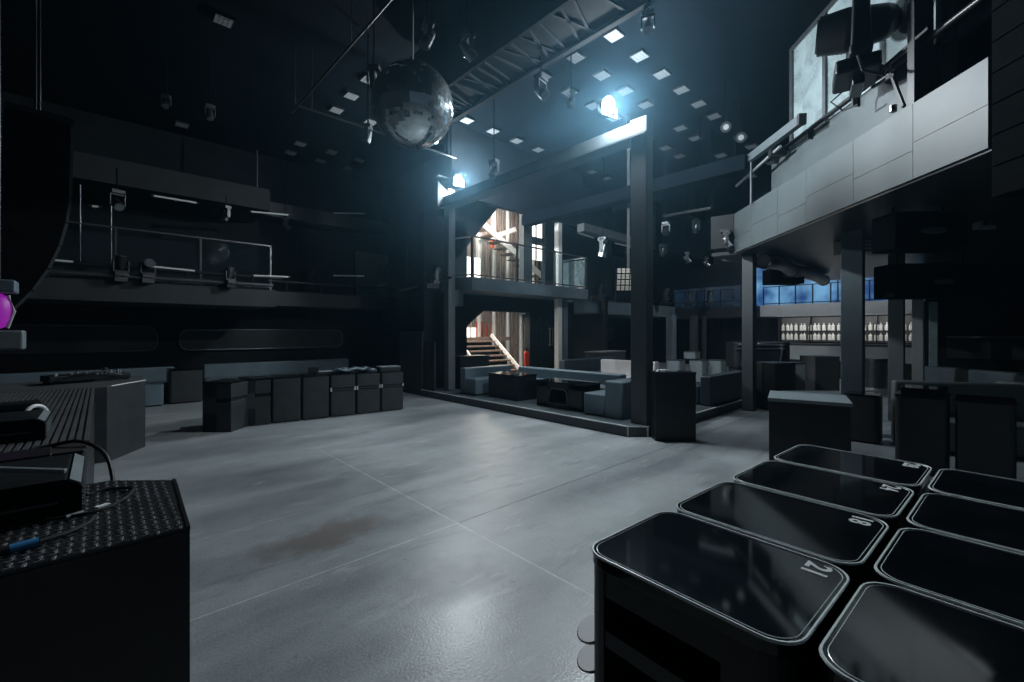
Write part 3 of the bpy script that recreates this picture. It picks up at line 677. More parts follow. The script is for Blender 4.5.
# ================================================================ STAGE
SZ = .93
t = thing('stage_riser', 'black stage riser with chequer plate end and ribbed deck on the left', 'stage', (0, 0, 0))
near = [(-3.2, 1.86), (.225, 1.86), (.25, 2.50), (.03, 2.70), (-3.2, 2.70)]
B().prism(near, 0, SZ-.012).build('end_block', 'black_lam', t)
B().prism([(-3.2, 1.865), (.22, 1.865), (.245, 2.50), (.03, 2.69), (-3.2, 2.69)], SZ-.012, SZ).build('tread_plate', 'tread', t)
b = B(); random.seed(5)
for i in range(46):
    for j in range(30):
        x = -1.15+.03*i; y = 1.875+.0275*j
        if x > .215 or (y > 2.66-.2*(0) and True) or (y > 2.48 and x > .22-(y-2.48)): continue
        a = .55 if (i+j) % 2 else -.55
        b.box(-.0115, .0115, -.0032, .0032, 0, .005, Matrix.Translation((x, y, SZ)) @ Matrix.Rotation(a+PI/2*0.5, 4, 'Z'))
o = b.build('tread_pattern', 'plate', t)
B().prism([(.215, 1.86), (.226, 1.86), (.251, 2.50), (.242, 2.51), (.238, 2.5)], SZ-.01, SZ+.004).build('edge_strip', 'black_metal', t)
B().box(-3.2, -.05, 2.70, 7.35, 0, SZ-.02).build('deck_body', 'black_lam', t)
b = B()
for k in range(60): b.box(-.052-.036*k-.022, -.052-.036*k, 2.70, 7.35, SZ-.02, SZ)
b.build('ribbed_deck', 'rib', t)
far = [(.06, 7.36), (.10, 7.40), (.46, 7.98), (.46, 8.7), (-3.2, 8.7), (-3.2, 7.36)]
B().prism(far, 0, SZ-.015).build('corner_block', 'cabinet', t)
B().prism(far, SZ-.015, SZ).build('corner_top', 'rib', t)
B().bar((.10, 7.40, SZ), (.46, 7.98, SZ), .012, .012).build('edge_strip', 'edge_trim', t)

def flight_case(x0, x1, y0, y1, label):
    t = thing('flight_case', label, 'case', (x1, y0, SZ+.001), 0, 'flat equipment cases on the stage')
    w, d, h = x1-x0, y1-y0, .135
    m = Matrix(((1, 0, 0, 0), (0, 0, 1, 0), (0, 1, 0, 0), (0, 0, 0, 1)))
    B().prism([(-w, 0), (0, 0), (0, h-.03), (-.045, h), (-w, h)], 0, d, m).build('case_body', 'bundle', t)
    B().bar((-.018, 0, h-.012), (-.018, d, h-.012), .036, .006, math.radians(34)).build('corner_strip', 'grey_metal', t)
    g = B()
    for j in range(12):
        for k in range(4): g.cyl((.0, .04+j*(d-.08)/11, .02+k*.022), (.006, .04+j*(d-.08)/11, .02+k*.022), .007, None, 6)
    g.build('vent_grille', 'grey_metal', t)
    B().box(-w, -.06, -.002, .01, .05, .06).build('side_groove', 'metal', t)
    return t
flight_case(-1.3, -.05, 2.27, 2.73, 'black equipment case nearest on the stage with grey edge and vents')
flight_case(-1.5, -.25, 3.98, 4.43, 'black equipment case further up the ribbed stage deck')
# loose case lids / boxes behind
t = flat_case('equipment_box', (-.55, 3.05, SZ+.001), .05, .75, .20, .10, 'low black box between the two equipment cases', 'box', 'black_metal', 'black_metal')
t = flat_case('equipment_box', (-.16, 3.32, SZ+.001), -.1, .22, .28, .06, 'small black open box at the edge of the ribbed deck', 'box', 'recess', 'recess')
t = flat_case('equipment_box', (-.55, 4.75, SZ+.001), .1, .45, .2, .16, 'small black box behind the further equipment case', 'box', 'black_metal', 'black_metal')
# microphone stand laid over the near case
t = thing('microphone_stand', 'grey microphone stand lying across the near equipment case', 'microphone stand', (-.19, 2.34, SZ+.137))
B().bar((-.26, .02, .10), (.10, -.10, .035), .022, .016).build('boom', 'grey_metal', t, bevel=.004); B().cyl((-.5, .05, .03), (-.12, .02, .035), .022).build('tube', 'alu', t, smooth=True)
B().box(-.25, -.12, -.01, .05, .05, .085).build('clamp', 'metal', t, bevel=.008)
# white curved hose behind the second case
t = thing('white_hose', 'bent white hose standing behind the further equipment case', 'hose', (-.27, 4.47, SZ))
pts = [(-.055+.05*math.cos(a), .04*math.cos(a), .09+.07*math.sin(a)) for a in [PI*k/12 for k in range(13)]]
B().tube([(-.01, 0, .01), (-.005, 0, .06)] + pts[0:], .013, 8).build('hose_tube', 'white_cup', t, smooth=True); B().cyl((-.01, 0, 0), (-.01, 0, .03), .022).build('nozzle', 'rim', t)
# cables
def cable(label, pts, r=.007, m='cable', cat='cable'):
    # smooth the polyline
    P_ = [Vector(p) for p in pts]; out = []
    for i in range(len(P_)-1):
        a, b_, c, d = P_[max(i-1, 0)], P_[i], P_[i+1], P_[min(i+2, len(P_)-1)]
        for s in range(6):
            u = s/6; out.append(.5*((2*b_)+(c-a)*u+(2*a-5*b_+4*c-d)*u*u+(3*b_-a-3*c+d)*u**3))
    out.append(P_[-1])
    return tag(B().tube(out, r, 8).build('cable', m, smooth=True), label, cat)
cable('black cable arching off the edge of the ribbed deck', [(-.36, 3.40, SZ+.02), (-.22, 3.38, SZ+.06), (-.08, 3.30, SZ+.085), (.02, 3.16, SZ+.02), (.05, 3.02, SZ-.12), (.04, 2.86, SZ-.20), (.06, 2.74, SZ-.28)], .010)
cable('black cable looping on the chequer plate beside the near case', [(-.14, 2.24, SZ+.012), (-.02, 2.22, SZ+.012), (.06, 2.30, SZ+.012), (.10, 2.44, SZ+.012), (.02, 2.50, SZ+.012), (-.04, 2.47, SZ+.012)], .006)
t = thing('cable_connector', 'blue cable connector lying at the front of the stage', 'connector', (-.17, 2.00, SZ+.018), math.radians(12))
B().cyl((-.14, 0, 0), (-.03, 0, 0), .014).build('grip', 'cable', t, smooth=True); B().cyl((-.03, 0, 0), (.03, 0, 0), .0135).build('blue_sleeve', 'blue_plastic', t, smooth=True)
B().tube([(.03, 0, 0), (.10, .03, -.006), (.16, .08, -.008), (.19, .14, -.008)], .007, 8).build('cable_tail', 'cable', t, smooth=True); B().cyl((-.20, 0, 0), (-.14, 0, 0), .010).build('plug_tip', 'blue_plastic', t, smooth=True)
t = thing('cable_plug', 'silver plug with white tag on the chequer plate', 'connector', (-.09, 2.22, SZ+.012), .5)
B().cyl((0, 0, 0), (.05, 0, 0), .008).build('plug_body', 'alu', t, smooth=True); B().box(.09, .13, -.012, .012, -.006, .004).build('paper_tag', 'white_cup', t)
# mixer / controller pile on the far corner block
t = thing('dj_controller', 'pile of black mixing gear with small knobs on the far stage corner', 'controller', (-.12, 8.25, SZ), math.radians(18))
B().box(-.42, .05, -.16, .16, .03, .11).build('mixer_case', 'black_metal', t, bevel=.01); B().box(.03, .42, -.13, .13, .03, .09).build('effects_case', 'black_metal', t, bevel=.01)
B().box(-.40, .40, -.12, .12, 0, .03).build('rubber_feet', 'recess', t)
b = B(); random.seed(2)
for k in range(16): x, y = random.uniform(-.38, .38), random.uniform(-.12, .10); b.cyl((x, y, .09), (x, y, .14), .014, None, 8)
b.build('control_knobs', 'alu', t); B().tube([(-.35, -.17, .05), (-.2, -.2, .12), (.1, -.19, .14), (.3, -.16, .07)], .012, 6).build('patch_cable', 'cable', t, smooth=True)
B().cyl((.16, -.05, .09), (.16, -.05, .18), .03, None, 10).build('headphone_cup', 'metal', t, smooth=True)

# magenta stage lamp at the left edge
p = at(-2, 311, 3.4)
t = thing('wash_light', 'stage lamp glowing magenta at the left edge of the picture', 'stage light', p)
rm = Matrix.Rotation(-.5, 4, 'Z')
B().sph((0, 0, 0), .11, 20, 12, (.72, .8, 1.25)).build('lamp_shell', 'magenta', t, smooth=True)
B().tube([(.055, -.02, .12), (.085, -.03, 0), (.05, -.02, -.13)], .012, 8).build('lens_ring', 'vinyl_pale', t, smooth=True)
B().box(-.16, .10, -.1, .1, .14, .24).build('top_housing', 'vinyl_blue', t, bevel=.015); B().box(-.2, .14, -.1, .1, -.30, -.15).build('base_housing', 'grey_metal', t, bevel=.015)
B().cyl((0, 0, .24), (0, 0, CZ-p.z), .015).build('hanging_pole', 'black_metal', t)

# ================================================================ LEFT WALL SEATING
sofa_piece('banquette', [(-3.0, 1.35, 13.2, 13.95, '+y')], 'slate banquette along the left wall behind the stage corner', 'vinyl_blue', z=0, h=.74, sh=.42, back=.25, grp='banquettes on the left wall')
sofa_piece('banquette', [(1.95, 5.75, 13.2, 13.95, '+y')], 'slate banquette along the left wall behind the charcoal tables', 'vinyl_blue', z=0, h=.76, sh=.42, back=.25, grp='banquettes on the left wall')
cab((1.42, 12.55, 0), 0, .62, .62, .76, 'dark cube table standing before the left wall banquette', 'cube_table', 'cabinet', None, 'gloss')
cab((.80, 12.35, 0), 0, .42, .42, .46, 'low blue stool left of the dark cube table', 'stool', 'vinyl_blue', 'low blue stools', 'vinyl_blue')
cab((2.02, 12.50, 0), 0, .42, .42, .46, 'low blue stool right of the dark cube table', 'stool', 'vinyl_blue', 'low blue stools', 'vinyl_blue')

# ================================================================ BOOTH ON THE RIGHT
def booth(px0, px1, d0, d1, h, label, m, w=.22, seat=.5):
    a, c = at(px0, 332, d0), at(px1, 332, d1); a.z = c.z = 0
    u = c-a; t = thing('booth_bench', label, 'sofa', a, math.atan2(u.y, u.x), 'grey booth benches on the right'); ln = u.length
    B().box(0, ln, -w, 0, 0, h).build('backrest', m, t, bevel=.04, smooth=True)
    B().box(0, ln, -w-seat, -w, .02, .42).build('seat', m, t, bevel=.03, smooth=True)
    return t
booth(890, 1040, 6.5, 5.9, .90, 'dark grey booth bench back facing the cabinets', 'vinyl_grey', .14)
booth(934, 1040, 9.9, 8.0, .84, 'lighter grey booth bench further back on the right', 'vinyl_blue', .25)
p = at(1010, 332, 6.5); t = thing('booth_bench', 'grey booth bench end at the right edge of the picture', 'sofa', (p.x, p.y, 0), math.radians(10), 'grey booth benches on the right')
B().box(0, .3, -1.6, .1, 0, .86).build('backrest', 'vinyl_grey', t, bevel=.04, smooth=True); B().box(-.5, 0, -1.6, .1, .02, .42).build('seat', 'vinyl_grey', t, bevel=.03, smooth=True)
def pouf(px, d, h, label):
    p = at(px, 332, d); t = thing('drum_pouf', label, 'stool', (p.x, p.y, 0), 0, 'round stools near the bar')
    B().cyl((0, 0, .04), (0, 0, h-.08), .26, None, 24).build('drum', 'metal', t, smooth=True); B().cyl((0, 0, h-.08), (0, 0, h), .28, .27, 24).build('cushion', 'vinyl_dark', t, smooth=True); B().cyl((0, 0, 0), (0, 0, .04), .24, None, 24).build('base_ring', 'chrome', t, smooth=True)
pouf(876, 12.4, .86, 'round metal sided stool seen right of the charcoal column'); pouf(866, 14, .62, 'lower round stool further back toward the bar')
t = thing('wall_ledge', 'thin grey ledge on the dark wall behind the booth', 'shelf', (15.18, -.9, 1.46))
B().box(-.18, .12, -.6, 1.5, .0, .04).build('ledge_board', 'mid_paint', t); B().box(.02, .12, -.6, 1.5, -.5, 0).build('ledge_back', 'grey_paint', t)

# ================================================================ RIGHT BALCONY FITTINGS
t = thing('balcony_glazing', 'framed glass screen with painted mottled reflections standing on the right balcony parapet', 'glass screen', (0, 0, 0)); t.matrix_world = RM
xs = [1.30, 2.20, 4.15]
zt = 6.42
for x in xs: B().box(x-.035, x+.035, .34, .41, 4.72, zt).build('post', 'metal', t)
B().box(xs[0]-.035, xs[2]+.035, .34, .41, zt, zt+.07).build('top_rail', 'metal', t); B().box(xs[0]-.035, xs[2]+.035, .34, .41, 4.72, 4.77).build('bottom_rail', 'black_metal', t)
for i in range(2): B().box(xs[i]+.05, xs[i+1]-.05, .37, .385, 4.78, zt).build('glass_panel', 'glass_sheen', t)
struct(B().box(3.9, LEN+.5, .75, .85, 3.26, CZ, RM).build('wall_booth', 'ceiling'))
t = thing('handrail', 'black handrail pipe along the upper band of the right parapet', 'handrail', (0, 0, 0)); t.matrix_world = RM
B().cyl((.75, .24, 4.76), (LEN, .24, 4.76), .035).build('pipe', 'black_metal', t, smooth=True)
for x in (1.0, 2.0, 3.0, 4.0): B().box(x-.015, x+.015, .22, .31, 4.62, 4.76).build('bracket', 'black_metal', t)
t = thing('shadow_gap', 'dark strip drawn for the shadow gap between the two bands of the right parapet', 'trunking', (0, 0, 0)); t.matrix_world = RM
B().box(1.15, 4.0, .13, .29, 4.02, 4.09).build('tray', 'recess', t); B().cyl((3.95, .03, 4.08), (3.95, .03, 4.15), .035).build('end_cap', 'chrome', t, smooth=True)  # black bar stands for the shadow line between the bands
t = thing('light_batten', 'grey strip light batten on a post at the parapet end', 'light batten', (0, 0, 0)); t.matrix_world = RM
B().bar((.55, -.05, 4.85), (2.30, -.05, 4.78), .10, .15).build('batten_body', 'parapet', t, bevel=.01); B().bar((2.30, -.05, 4.78), (2.36, -.05, 4.777), .11, .16).build('end_plate', 'black_metal', t)
B().cyl((.72, -.05, 3.98), (.72, -.05, 4.80), .02).build('post', 'metal', t)
t = thing('pipe_rail', 'pale pipe pointing out past the end of the right parapet', 'pipe', (0, 0, 0)); t.matrix_world = RM
B().cyl((-.02, .0, 4.56), (1.6, .02, 4.68), .024).build('pipe', 'alu', t, smooth=True); B().box(1.30, 1.40, -.03, .24, 4.62, 4.76).build('clamp', 'black_metal', t)

def moving_head(name, loc, s, label, rotz=0.0, tilt=.4, m='black_metal', up=False, rod=None, grp=None, lens='glass_clear'):
    """base, yoke with two arms, tilted head with lens; hangs down unless up"""
    t = thing(name, label, 'moving light', loc, rotz, grp); k = 1 if up else -1
    B().box(-.16*s, .16*s, -.12*s, .12*s, 0, k*.12*s).build('base', m, t, bevel=.015*s)
    y = B()
    for q in (-1, 1): y.box(q*.15*s, q*.19*s, -.06*s, .06*s, k*.15*s, k*.46*s)
    y.box(-.19*s, .19*s, -.06*s, .06*s, k*.12*s, k*.17*s); y.build('yoke', m, t, bevel=.012*s)
    c = Vector((0, 0, k*.40*s)); dr = Vector((0, -math.sin(tilt), k*math.cos(tilt)))
    h = B().cyl(c-dr*.16*s, c+dr*.05*s, .10*s, .125*s, 16).cyl(c+dr*.05*s, c+dr*.20*s, .125*s, .135*s, 16).sph(c-dr*.15*s, .10*s, 14, 8)
    h = h.build('lamp_head', m, t, smooth=True)
    B().cyl(c+dr*.195*s, c+dr*.21*s, .115*s, None, 16).build('lens', 'dark_lens', h, smooth=True)
    if rod: B().cyl((0, 0, -.0), (0, 0, rod-loc[2]), .012).build('hanging_rod', 'rod', t)
    return t
# the big one on the parapet: mounted on the rail, seen from behind
p = RM @ Vector((3.52, -.06, 4.66))
t = thing('moving_head', 'big black moving light on the rail of the right parapet', 'moving light', p, math.radians(104))
B().box(-.20, .24, -.28, .28, .03, .20).build('base', 'black_metal', t, bevel=.03)
B().box(-.06, .06, -.30, .10, -.06, .03).build('clamp', 'metal', t, bevel=.01)
y = B()
for q in (-1, 1):
    y.prism([(-.10, .20), (.10, .20), (.08, .86), (-.08, .86)], q*.34-.04, q*.34+.04, Matrix(((1, 0, 0, 0), (0, 0, 1, 0), (0, 1, 0, 0), (0, 0, 0, 1))))
y.box(-.11, .11, -.38, .38, .18, .30).build('yoke', 'black_metal', t, bevel=.025)
dr = Vector((.97, .0, .08)).normalized(); c = Vector((0, 0, .66))
h = B().cyl(c-dr*.24, c+dr*.12, .20, .25, 24).cyl(c+dr*.12, c+dr*.40, .25, .22, 24).sph(c-dr*.22, .20, 20, 10).build('lamp_head', 'black_metal', t, smooth=True)
B().cyl(c+dr*.39, c+dr*.42, .19, None, 24).build('lens', 'dark_lens', h, smooth=True)
B().tube([(-.2, .1, .1), (-.25, .25, -.05), (-.2, .42, -.18), (0, .5, -.10), (.05, .55, .06)], .016, 8).build('power_cable', 'cable', t, smooth=True)
B().tube([(.1, -.24, .06), (.25, -.3, -.04), (.12, -.32, -.18), (-.02, -.18, -.2)], .012, 8).build('signal_cable', 'cable', t, smooth=True)
t = thing('truss_bracket', 'black triangular bracket under the rail of the right balcony', 'bracket', (0, 0, 0)); t.matrix_world = RM
b = B()
for a, c_ in (((3.5, .12, 4.72), (4.3, .12, 4.78)), ((3.75, .12, 4.72), (3.98, .12, 4.12)), ((3.9, .24, 4.72), (4.02, .20, 4.12)), ((3.5, .12, 4.60), (3.85, .12, 4.56))): b.bar(a, c_, .03, .03)
b.build('bracket_bars', 'black_metal', t); B().box(4.05, 4.14, .10, .3, 4.02, 5.2).build('upright_post', 'black_metal', t)

# hanging boxes and ducts under the right balcony
def hung_box(px, py, d, w, dep, h, label, rotz=0):
    p = at(px, py, d); t = thing('hanging_speaker', label, 'loudspeaker', p, rotz, 'black boxes hung under the right balcony')
    B().box(-w/2, w/2, -dep/2, dep/2, -h/2, h/2).build('cabinet_box', 'speaker', t, bevel=.02)
    B().sph((w*.02, -dep/2, -h*.02), .16, 18, 10, (1, .12, .30)).build('badge', 'grille', t, smooth=True)
    for q in (-1, 1): B().cyl((q*w*.35, 0, h/2), (q*w*.35, 0, max(h/2+.05, 3.19-p.z)), .012).build('hanging_rod', 'rod', t)
    return t
hung_box(918, 233, 5.6, .86, .4, .46, 'upper black loudspeaker box hanging under the right balcony', math.radians(-46))
hung_box(930, 282, 6.8, 1.42, .4, .52, 'lower long black loudspeaker box hanging under the right balcony', math.radians(-44))
hung_box(783, 277, 10.6, .78, .4, .36, 'small black loudspeaker box hanging in front of the blue screen', math.radians(-44))
t = thing('ceiling_duct', 'crumpled foil duct under the far edge of the right balcony', 'duct', (0, 0, 0))
pts = [Vector(q) for q in ((9.75, 3.0, 3.03), (10.6, 2.9, 3.05), (11.6, 3.0, 3.02), (13.0, 2.9, 3.05), (14.6, 3.0, 3.03))]
B().tube(pts, .14, 14).build('duct_tube', 'foil', t, smooth=True)
b = B()
for q in pts[::2]: b.tube([(q.x, q.y+.145*math.cos(a), q.z+.145*math.sin(a)) for a in [k*PI/8 for k in range(16)]], .012, 6, True)
b.build('duct_band', 'metal', t)
for k, (px, py, d, w_) in enumerate(((868, 246, 7.6, .9), (905, 214, 6.6, .8))):
    p = at(px, py, d); t = thing('ventilation_unit', ('grey ventilation unit with louvres between the balcony columns', 'grey ventilation unit above the upper hanging loudspeaker')[k], 'ventilation unit', p, math.radians(-46))
    B().box(-w_/2, w_/2, -.2, .2, -.13, .10).build('unit_box', 'grey_metal', t, bevel=.01)
    for z in (-.09, -.03, .03): B().box(-w_/2+.03, w_/2-.03, -.225, -.2, z, z+.025).build('louvre', 'alu', t)
    B().cyl((0, 0, .1), (0, 0, 3.19-p.z), .015).build('hanging_rod', 'rod', t)
t = thing('small_sign', 'small pale device on the dark ceiling at the far right', 'device', at(985, 228, 6.2), math.radians(-46))
B().box(-.10, .10, -.05, .05, -.02, .03).build('device_case', 'grey_metal', t, bevel=.01); B().box(-.12, -.08, -.05, .05, -.02, .08).build('bracket', 'mid_paint', t)
z_ = 3.19-t.location.z; B().cyl((0, 0, .03), (0, 0, z_), .01).build('hanging_rod', 'rod', t)

# ================================================================ LINE ARRAY SPEAKERS
def line_array(name, top, n, yaw, label, cw=.9, ch=.27, dep=.42, curve=None, face='grille', rodz=CZ):
    t = thing(name, label, 'loudspeaker', top, yaw); z, x, ang = 0., 0., 0.
    for k in range(n):
        a = curve(k/(n-1))
        m = Matrix.Translation((x, 0, z)) @ Matrix.Rotation(a, 4, 'Y')
        c = B().box(-dep, 0, -cw/2, cw/2, -ch+.006, 0, m).build('speaker_cabinet', 'speaker', t, bevel=.006)
        B().box(0, .022, -cw/2+.01, cw/2-.01, -ch+.01, -.004, m).build('front_grille', face, c)
        v = m @ Vector((0, 0, -ch)); x, z = v.x, v.z
    B().box(-dep, .02, -cw/2, cw/2, .02, .07).build('fly_frame', 'black_metal', t)
    for q in (-1, 1): B().cyl((-.2, q*.25, .05), (-.2, q*.25, rodz-top[2]), .012).build('chain', 'black_metal', t)
    return t
line_array('line_array_speaker', at(66, 138, 4.5), 8, math.radians(7), 'large curved black line array speaker hanging at the upper left', .85, .235, .42, lambda u: .02+.85*max(0, u-.28)**1.25, 'grille')
line_array('line_array_speaker', at(1048, -60, 3.3), 7, math.radians(133), 'black line array speaker hanging at the right edge beside the parapet', .8, .26, .4, lambda u: 0.0, 'speaker')
p = at(625.5, 268, 10.3)
t = thing('line_array_speaker', 'small line array speaker with beige horns hanging by the big column', 'loudspeaker', p, math.radians(-47))
for k in range(4):
    m = Matrix.Translation((0, .03*k, -.13*k)) @ Matrix.Rotation(.10*k, 4, 'X')
    c = B().box(-.19, .19, -.02, .3, -.125, 0, m).build('speaker_cabinet', 'speaker', t)
    g = B()
    for q in (-.15, -.05, .05, .15): g.box(q-.036, q+.036, -.035, -.018, -.062, -.012, m).box(q-.036, q+.036, -.035, -.018, -.118, -.070, m)
    g.build('horn_grille', 'pale_grille', c)
B().box(-.2, .2, .08, .36, -.78, -.52).build('lower_cabinet', 'speaker', t); B().box(.06, .12, .12, .15, 0, CZ-p.z).build('hanging_strap', 'metal', t)

# ================================================================ FLOODLIGHTS (the two lit lamps)
def floodlight(loc, aim, label, power, r=.12):
    t = thing('floodlight', label, 'floodlight', loc)
    d = (Vector(aim)-Vector(loc)).normalized(); q = d.to_track_quat('Z', 'Y').to_matrix().to_4x4()
    B().cyl(-d*.16, -d*.01, r*.75, r*1.08, 24).build('housing', 'black_metal', t, smooth=True)
    B().sph((0, 0, 0), r*.6, 20, 12).build('lens', 'lens', t, smooth=True)
    b = B(); s = Vector((-d.y, d.x, 0)).normalized()
    for w in (-1, 1): b.bar(s*w*r*1.2, s*w*r*1.2-Vector((0, 0, .16)), .02, .03)
    b.bar(s*r*1.2-Vector((0, 0, .16)), -s*r*1.2-Vector((0, 0, .16)), .03, .02); b.build('yoke_bracket', 'metal', t)
    li = bpy.data.lights.new('lamp', 'POINT'); li.energy = power; li.color = (.84, .94, 1.0); li.shadow_soft_size = r*.6
    o = bpy.data.objects.new('lamp', li); C.objects.link(o); o.parent = t; o.location = d*.15
    return t
floodlight((6.03, 4.14, 5.27), (5.4, -.2, 3.6), 'bright white floodlight on the beam beside the big column', 820, .14)
floodlight((6.28, 8.58, 5.26), (5.0, 0, 3.6), 'bright white floodlight on the beam end above the staircase balcony', 600, .11)
t = thing('beam_end_panel', 'white triangular end panel below the further floodlight', 'panel', (6.0, 9.05, 4.66))
B().prism([(0, 0), (.0, .62), (.0+.5, .06), (.5, 0)], -.02, .02, Matrix.Rotation(-.75, 4, 'Z') @ Matrix(((1, 0, 0, 0), (0, 0, 1, 0), (0, 1, 0, 0), (0, 0, 0, 1)))).build('panel_face', 'mid_paint', t)
B().box(-.02, .3, -.05, .05, .72, .76).build('panel_hook', 'metal', t)

# ================================================================ MIRROR BALL
p = at(413, 106, 5.75)
t = thing('mirror_ball', 'large mirror ball hanging over the dance floor', 'mirror ball', p)
B().sph((0, 0, 0), .525, 72, 40).build('ball', 'mirror', t)
B().cyl((0, 0, .5), (0, 0, .58), .05).build('motor_cap', 'metal', t, smooth=True); B().cyl((0, 0, .58), (0, 0, CZ-p.z), .008).build('hanging_wire', 'alu', t)

# ================================================================ CEILING GRID
# trunking box with cable lattice, runs along Y above the dance floor
t = thing('ceiling_trunking', 'wide dark cable trunking box crossing above the dance floor', 'trunking', (4.1, 0, 5.58))
B().box(.0, .72, -1.5, 7.1, .05, 1.0).build('trunk_body', 'duct', t); B().box(.72, .80, -1.5, 7.1, 0, .05).build('lower_flange', 'duct', t)
b = B(); random.seed(9)
for k in range(44): y = -1.4+.19*k; b.bar((.80, y, .06), (.80, y+random.uniform(-.2, .2), .95), .03, .03)
for k in range(6): b.bar((.76, -1.5, .15+.14*k), (.76, 7.1, .15+.14*k), .03, .03)
for k in range(44): y = -1.4+.19*k; b.bar((.02, y, .04), (.70, y+random.uniform(-.25, .25), .04), .035, .03)
b.build('cable_bundle', 'bundle', t); B().box(.0, .05, -1.5, 7.1, 0, .05).build('lower_flange', 'duct', t)
# thin edge pipe on the other side of the mirror-ball bay
t = thing('ceiling_pipe', 'thin dark pipe along the ceiling left of the mirror ball', 'pipe', (2.55, 0, 5.6))
B().cyl((0, -1, 0), (0, 8.6, 0), .018).build('pipe', 'black_metal', t, smooth=True)
for y in (0, 3, 6, 8.4): B().cyl((0, y, 0), (0, y, CZ-5.6), .008).build('hanging_rod', 'metal', t)
t = thing('ceiling_pipe', 'thin dark pipe crossing beyond the mirror ball', 'pipe', (0, 8.3, 5.62))
B().cyl((2.5, 0, 0), (6.0, 0, 0), .018).build('pipe', 'black_metal', t, smooth=True)
for x in (2.8, 4.4, 5.8): B().cyl((x, 0, 0), (x, 0, CZ-5.62), .008).build('hanging_rod', 'metal', t)

# small square led panels in a grid under the black ceiling
def make_pixel():
    t = thing('ceiling_panel', 'small square grey light panel in the grid under the black ceiling', 'light panel', (0, 0, 0), 0, 'small square light panels on the ceiling')
    B().box(-.14, .14, -.14, .14, -.02, .02).build('frame', 'black_metal', t)
    g = B()
    for i in range(4):
        for j in range(4): g.box(-.12+.062*i, -.12+.062*i+.052, -.12+.062*j, -.12+.062*j+.052, -.028, -.02)
    g.build('diffuser_cells', 'pixel', t); B().cyl((0, 0, .02), (0, 0, .04), .03, None, 6).build('drop_rod', 'rod', t)
    return t
px_ = make_pixel(); cnt = 0
for i in range(-6, 12):
    for j in range(-3, 12):
        x, y = 6.45+.83*i, 4.33+.83*j
        if (3.95 < x < 5.05 and -1.6 < y < 7.3): continue
        if y > 8.9 and x > 6: continue
        if abs(x-6.2) < .4 and False: continue
        if x > 8 and y < 4.0: continue
        if 2.2 < x < 3.9 and (i+j) % 2: continue
        if x < 2.3 and (i*7+j*5) % 3 != 1: continue
        if 2.2 < x < 3.9 and y > 7: continue
        if (i*5+j*3) % 5 in (2, 4): continue
        if x > 9 and (i+2*j) % 3 == 0: continue
        if x+y < 4.5: continue
        loc = (x, y, CZ-.04)
        if cnt == 0: px_.location = loc
        else:
            c = copy_tree(px_); c.location = loc
        cnt += 1

# moving lights hanging under the ceiling and on the pipes
gH = 'moving lights hanging under the ceiling'
heads = [(603, 238, 12.5, .9, 'chrome', 'moving light hanging between two tube lights above the far wing'), (666, 222, 13.0, .65, 'metal', 'moving light hanging right of the big column, upper left of four'),
         (696, 220, 13.5, .65, 'metal', 'moving light hanging near the parapet end, upper right of four'), (663, 244, 15, .7, 'metal', 'moving light hanging right of the big column, below the first'),
         (687, 252, 16, .7, 'metal', 'moving light hanging before the far mezzanine, middle of three'), (706, 257, 16.5, .65, 'metal', 'small moving light hanging before the far mezzanine, rightmost of three'),
         (541, 76, 6.2, .55, 'metal', 'moving light hanging beside the trunking above the near floodlight'), (494, 100+60, 9.0, .6, 'metal', 'moving light hanging left of the lounge ceiling beam'),
         (571, 92, 7.5, .45, 'metal', 'small moving light hanging left of the near floodlight'), (428, 22, 5.6, .55, 'metal', 'moving light hanging above the mirror ball'),
         (468, 34, 5.7, .55, 'metal', 'moving light hanging right above the mirror ball against the trunking'), (374, 66, 6.0, .5, 'metal', 'moving light hanging left of the mirror ball'),
         (648, 12, 5.5, .45, 'metal', 'moving light hanging at the top above the big column'), (368, 125, 7.6, .5, 'metal', 'moving light hanging under the pipe left of the mirror ball'),
         (226, 206, 10.2, .6, 'black_metal', 'moving light hanging under the left upper balcony, beside its second tube light'), (117, 190, 8.4, .65, 'black_metal', 'moving light hanging under the left upper balcony near the line array'),
         (286, 218, 12.5, .55, 'metal', 'small moving light hanging in the dark gap right of the left balcony'),
         (166, 95, 8.0, .4, 'metal', 'small moving light on the dark ceiling at upper left'), (210, 105, 8.2, .45, 'metal', 'moving light on the dark ceiling right of the upper left one')]
for k, (px, py, d, s, mm, lab) in enumerate(heads):
    p = at(px, py, d); top = CZ if not (198 < py < 210 or py == 190) else 4.74
    moving_head('moving_head', p, s, lab, random.uniform(0, 6), random.uniform(.2, .9), mm, False, top, gH)
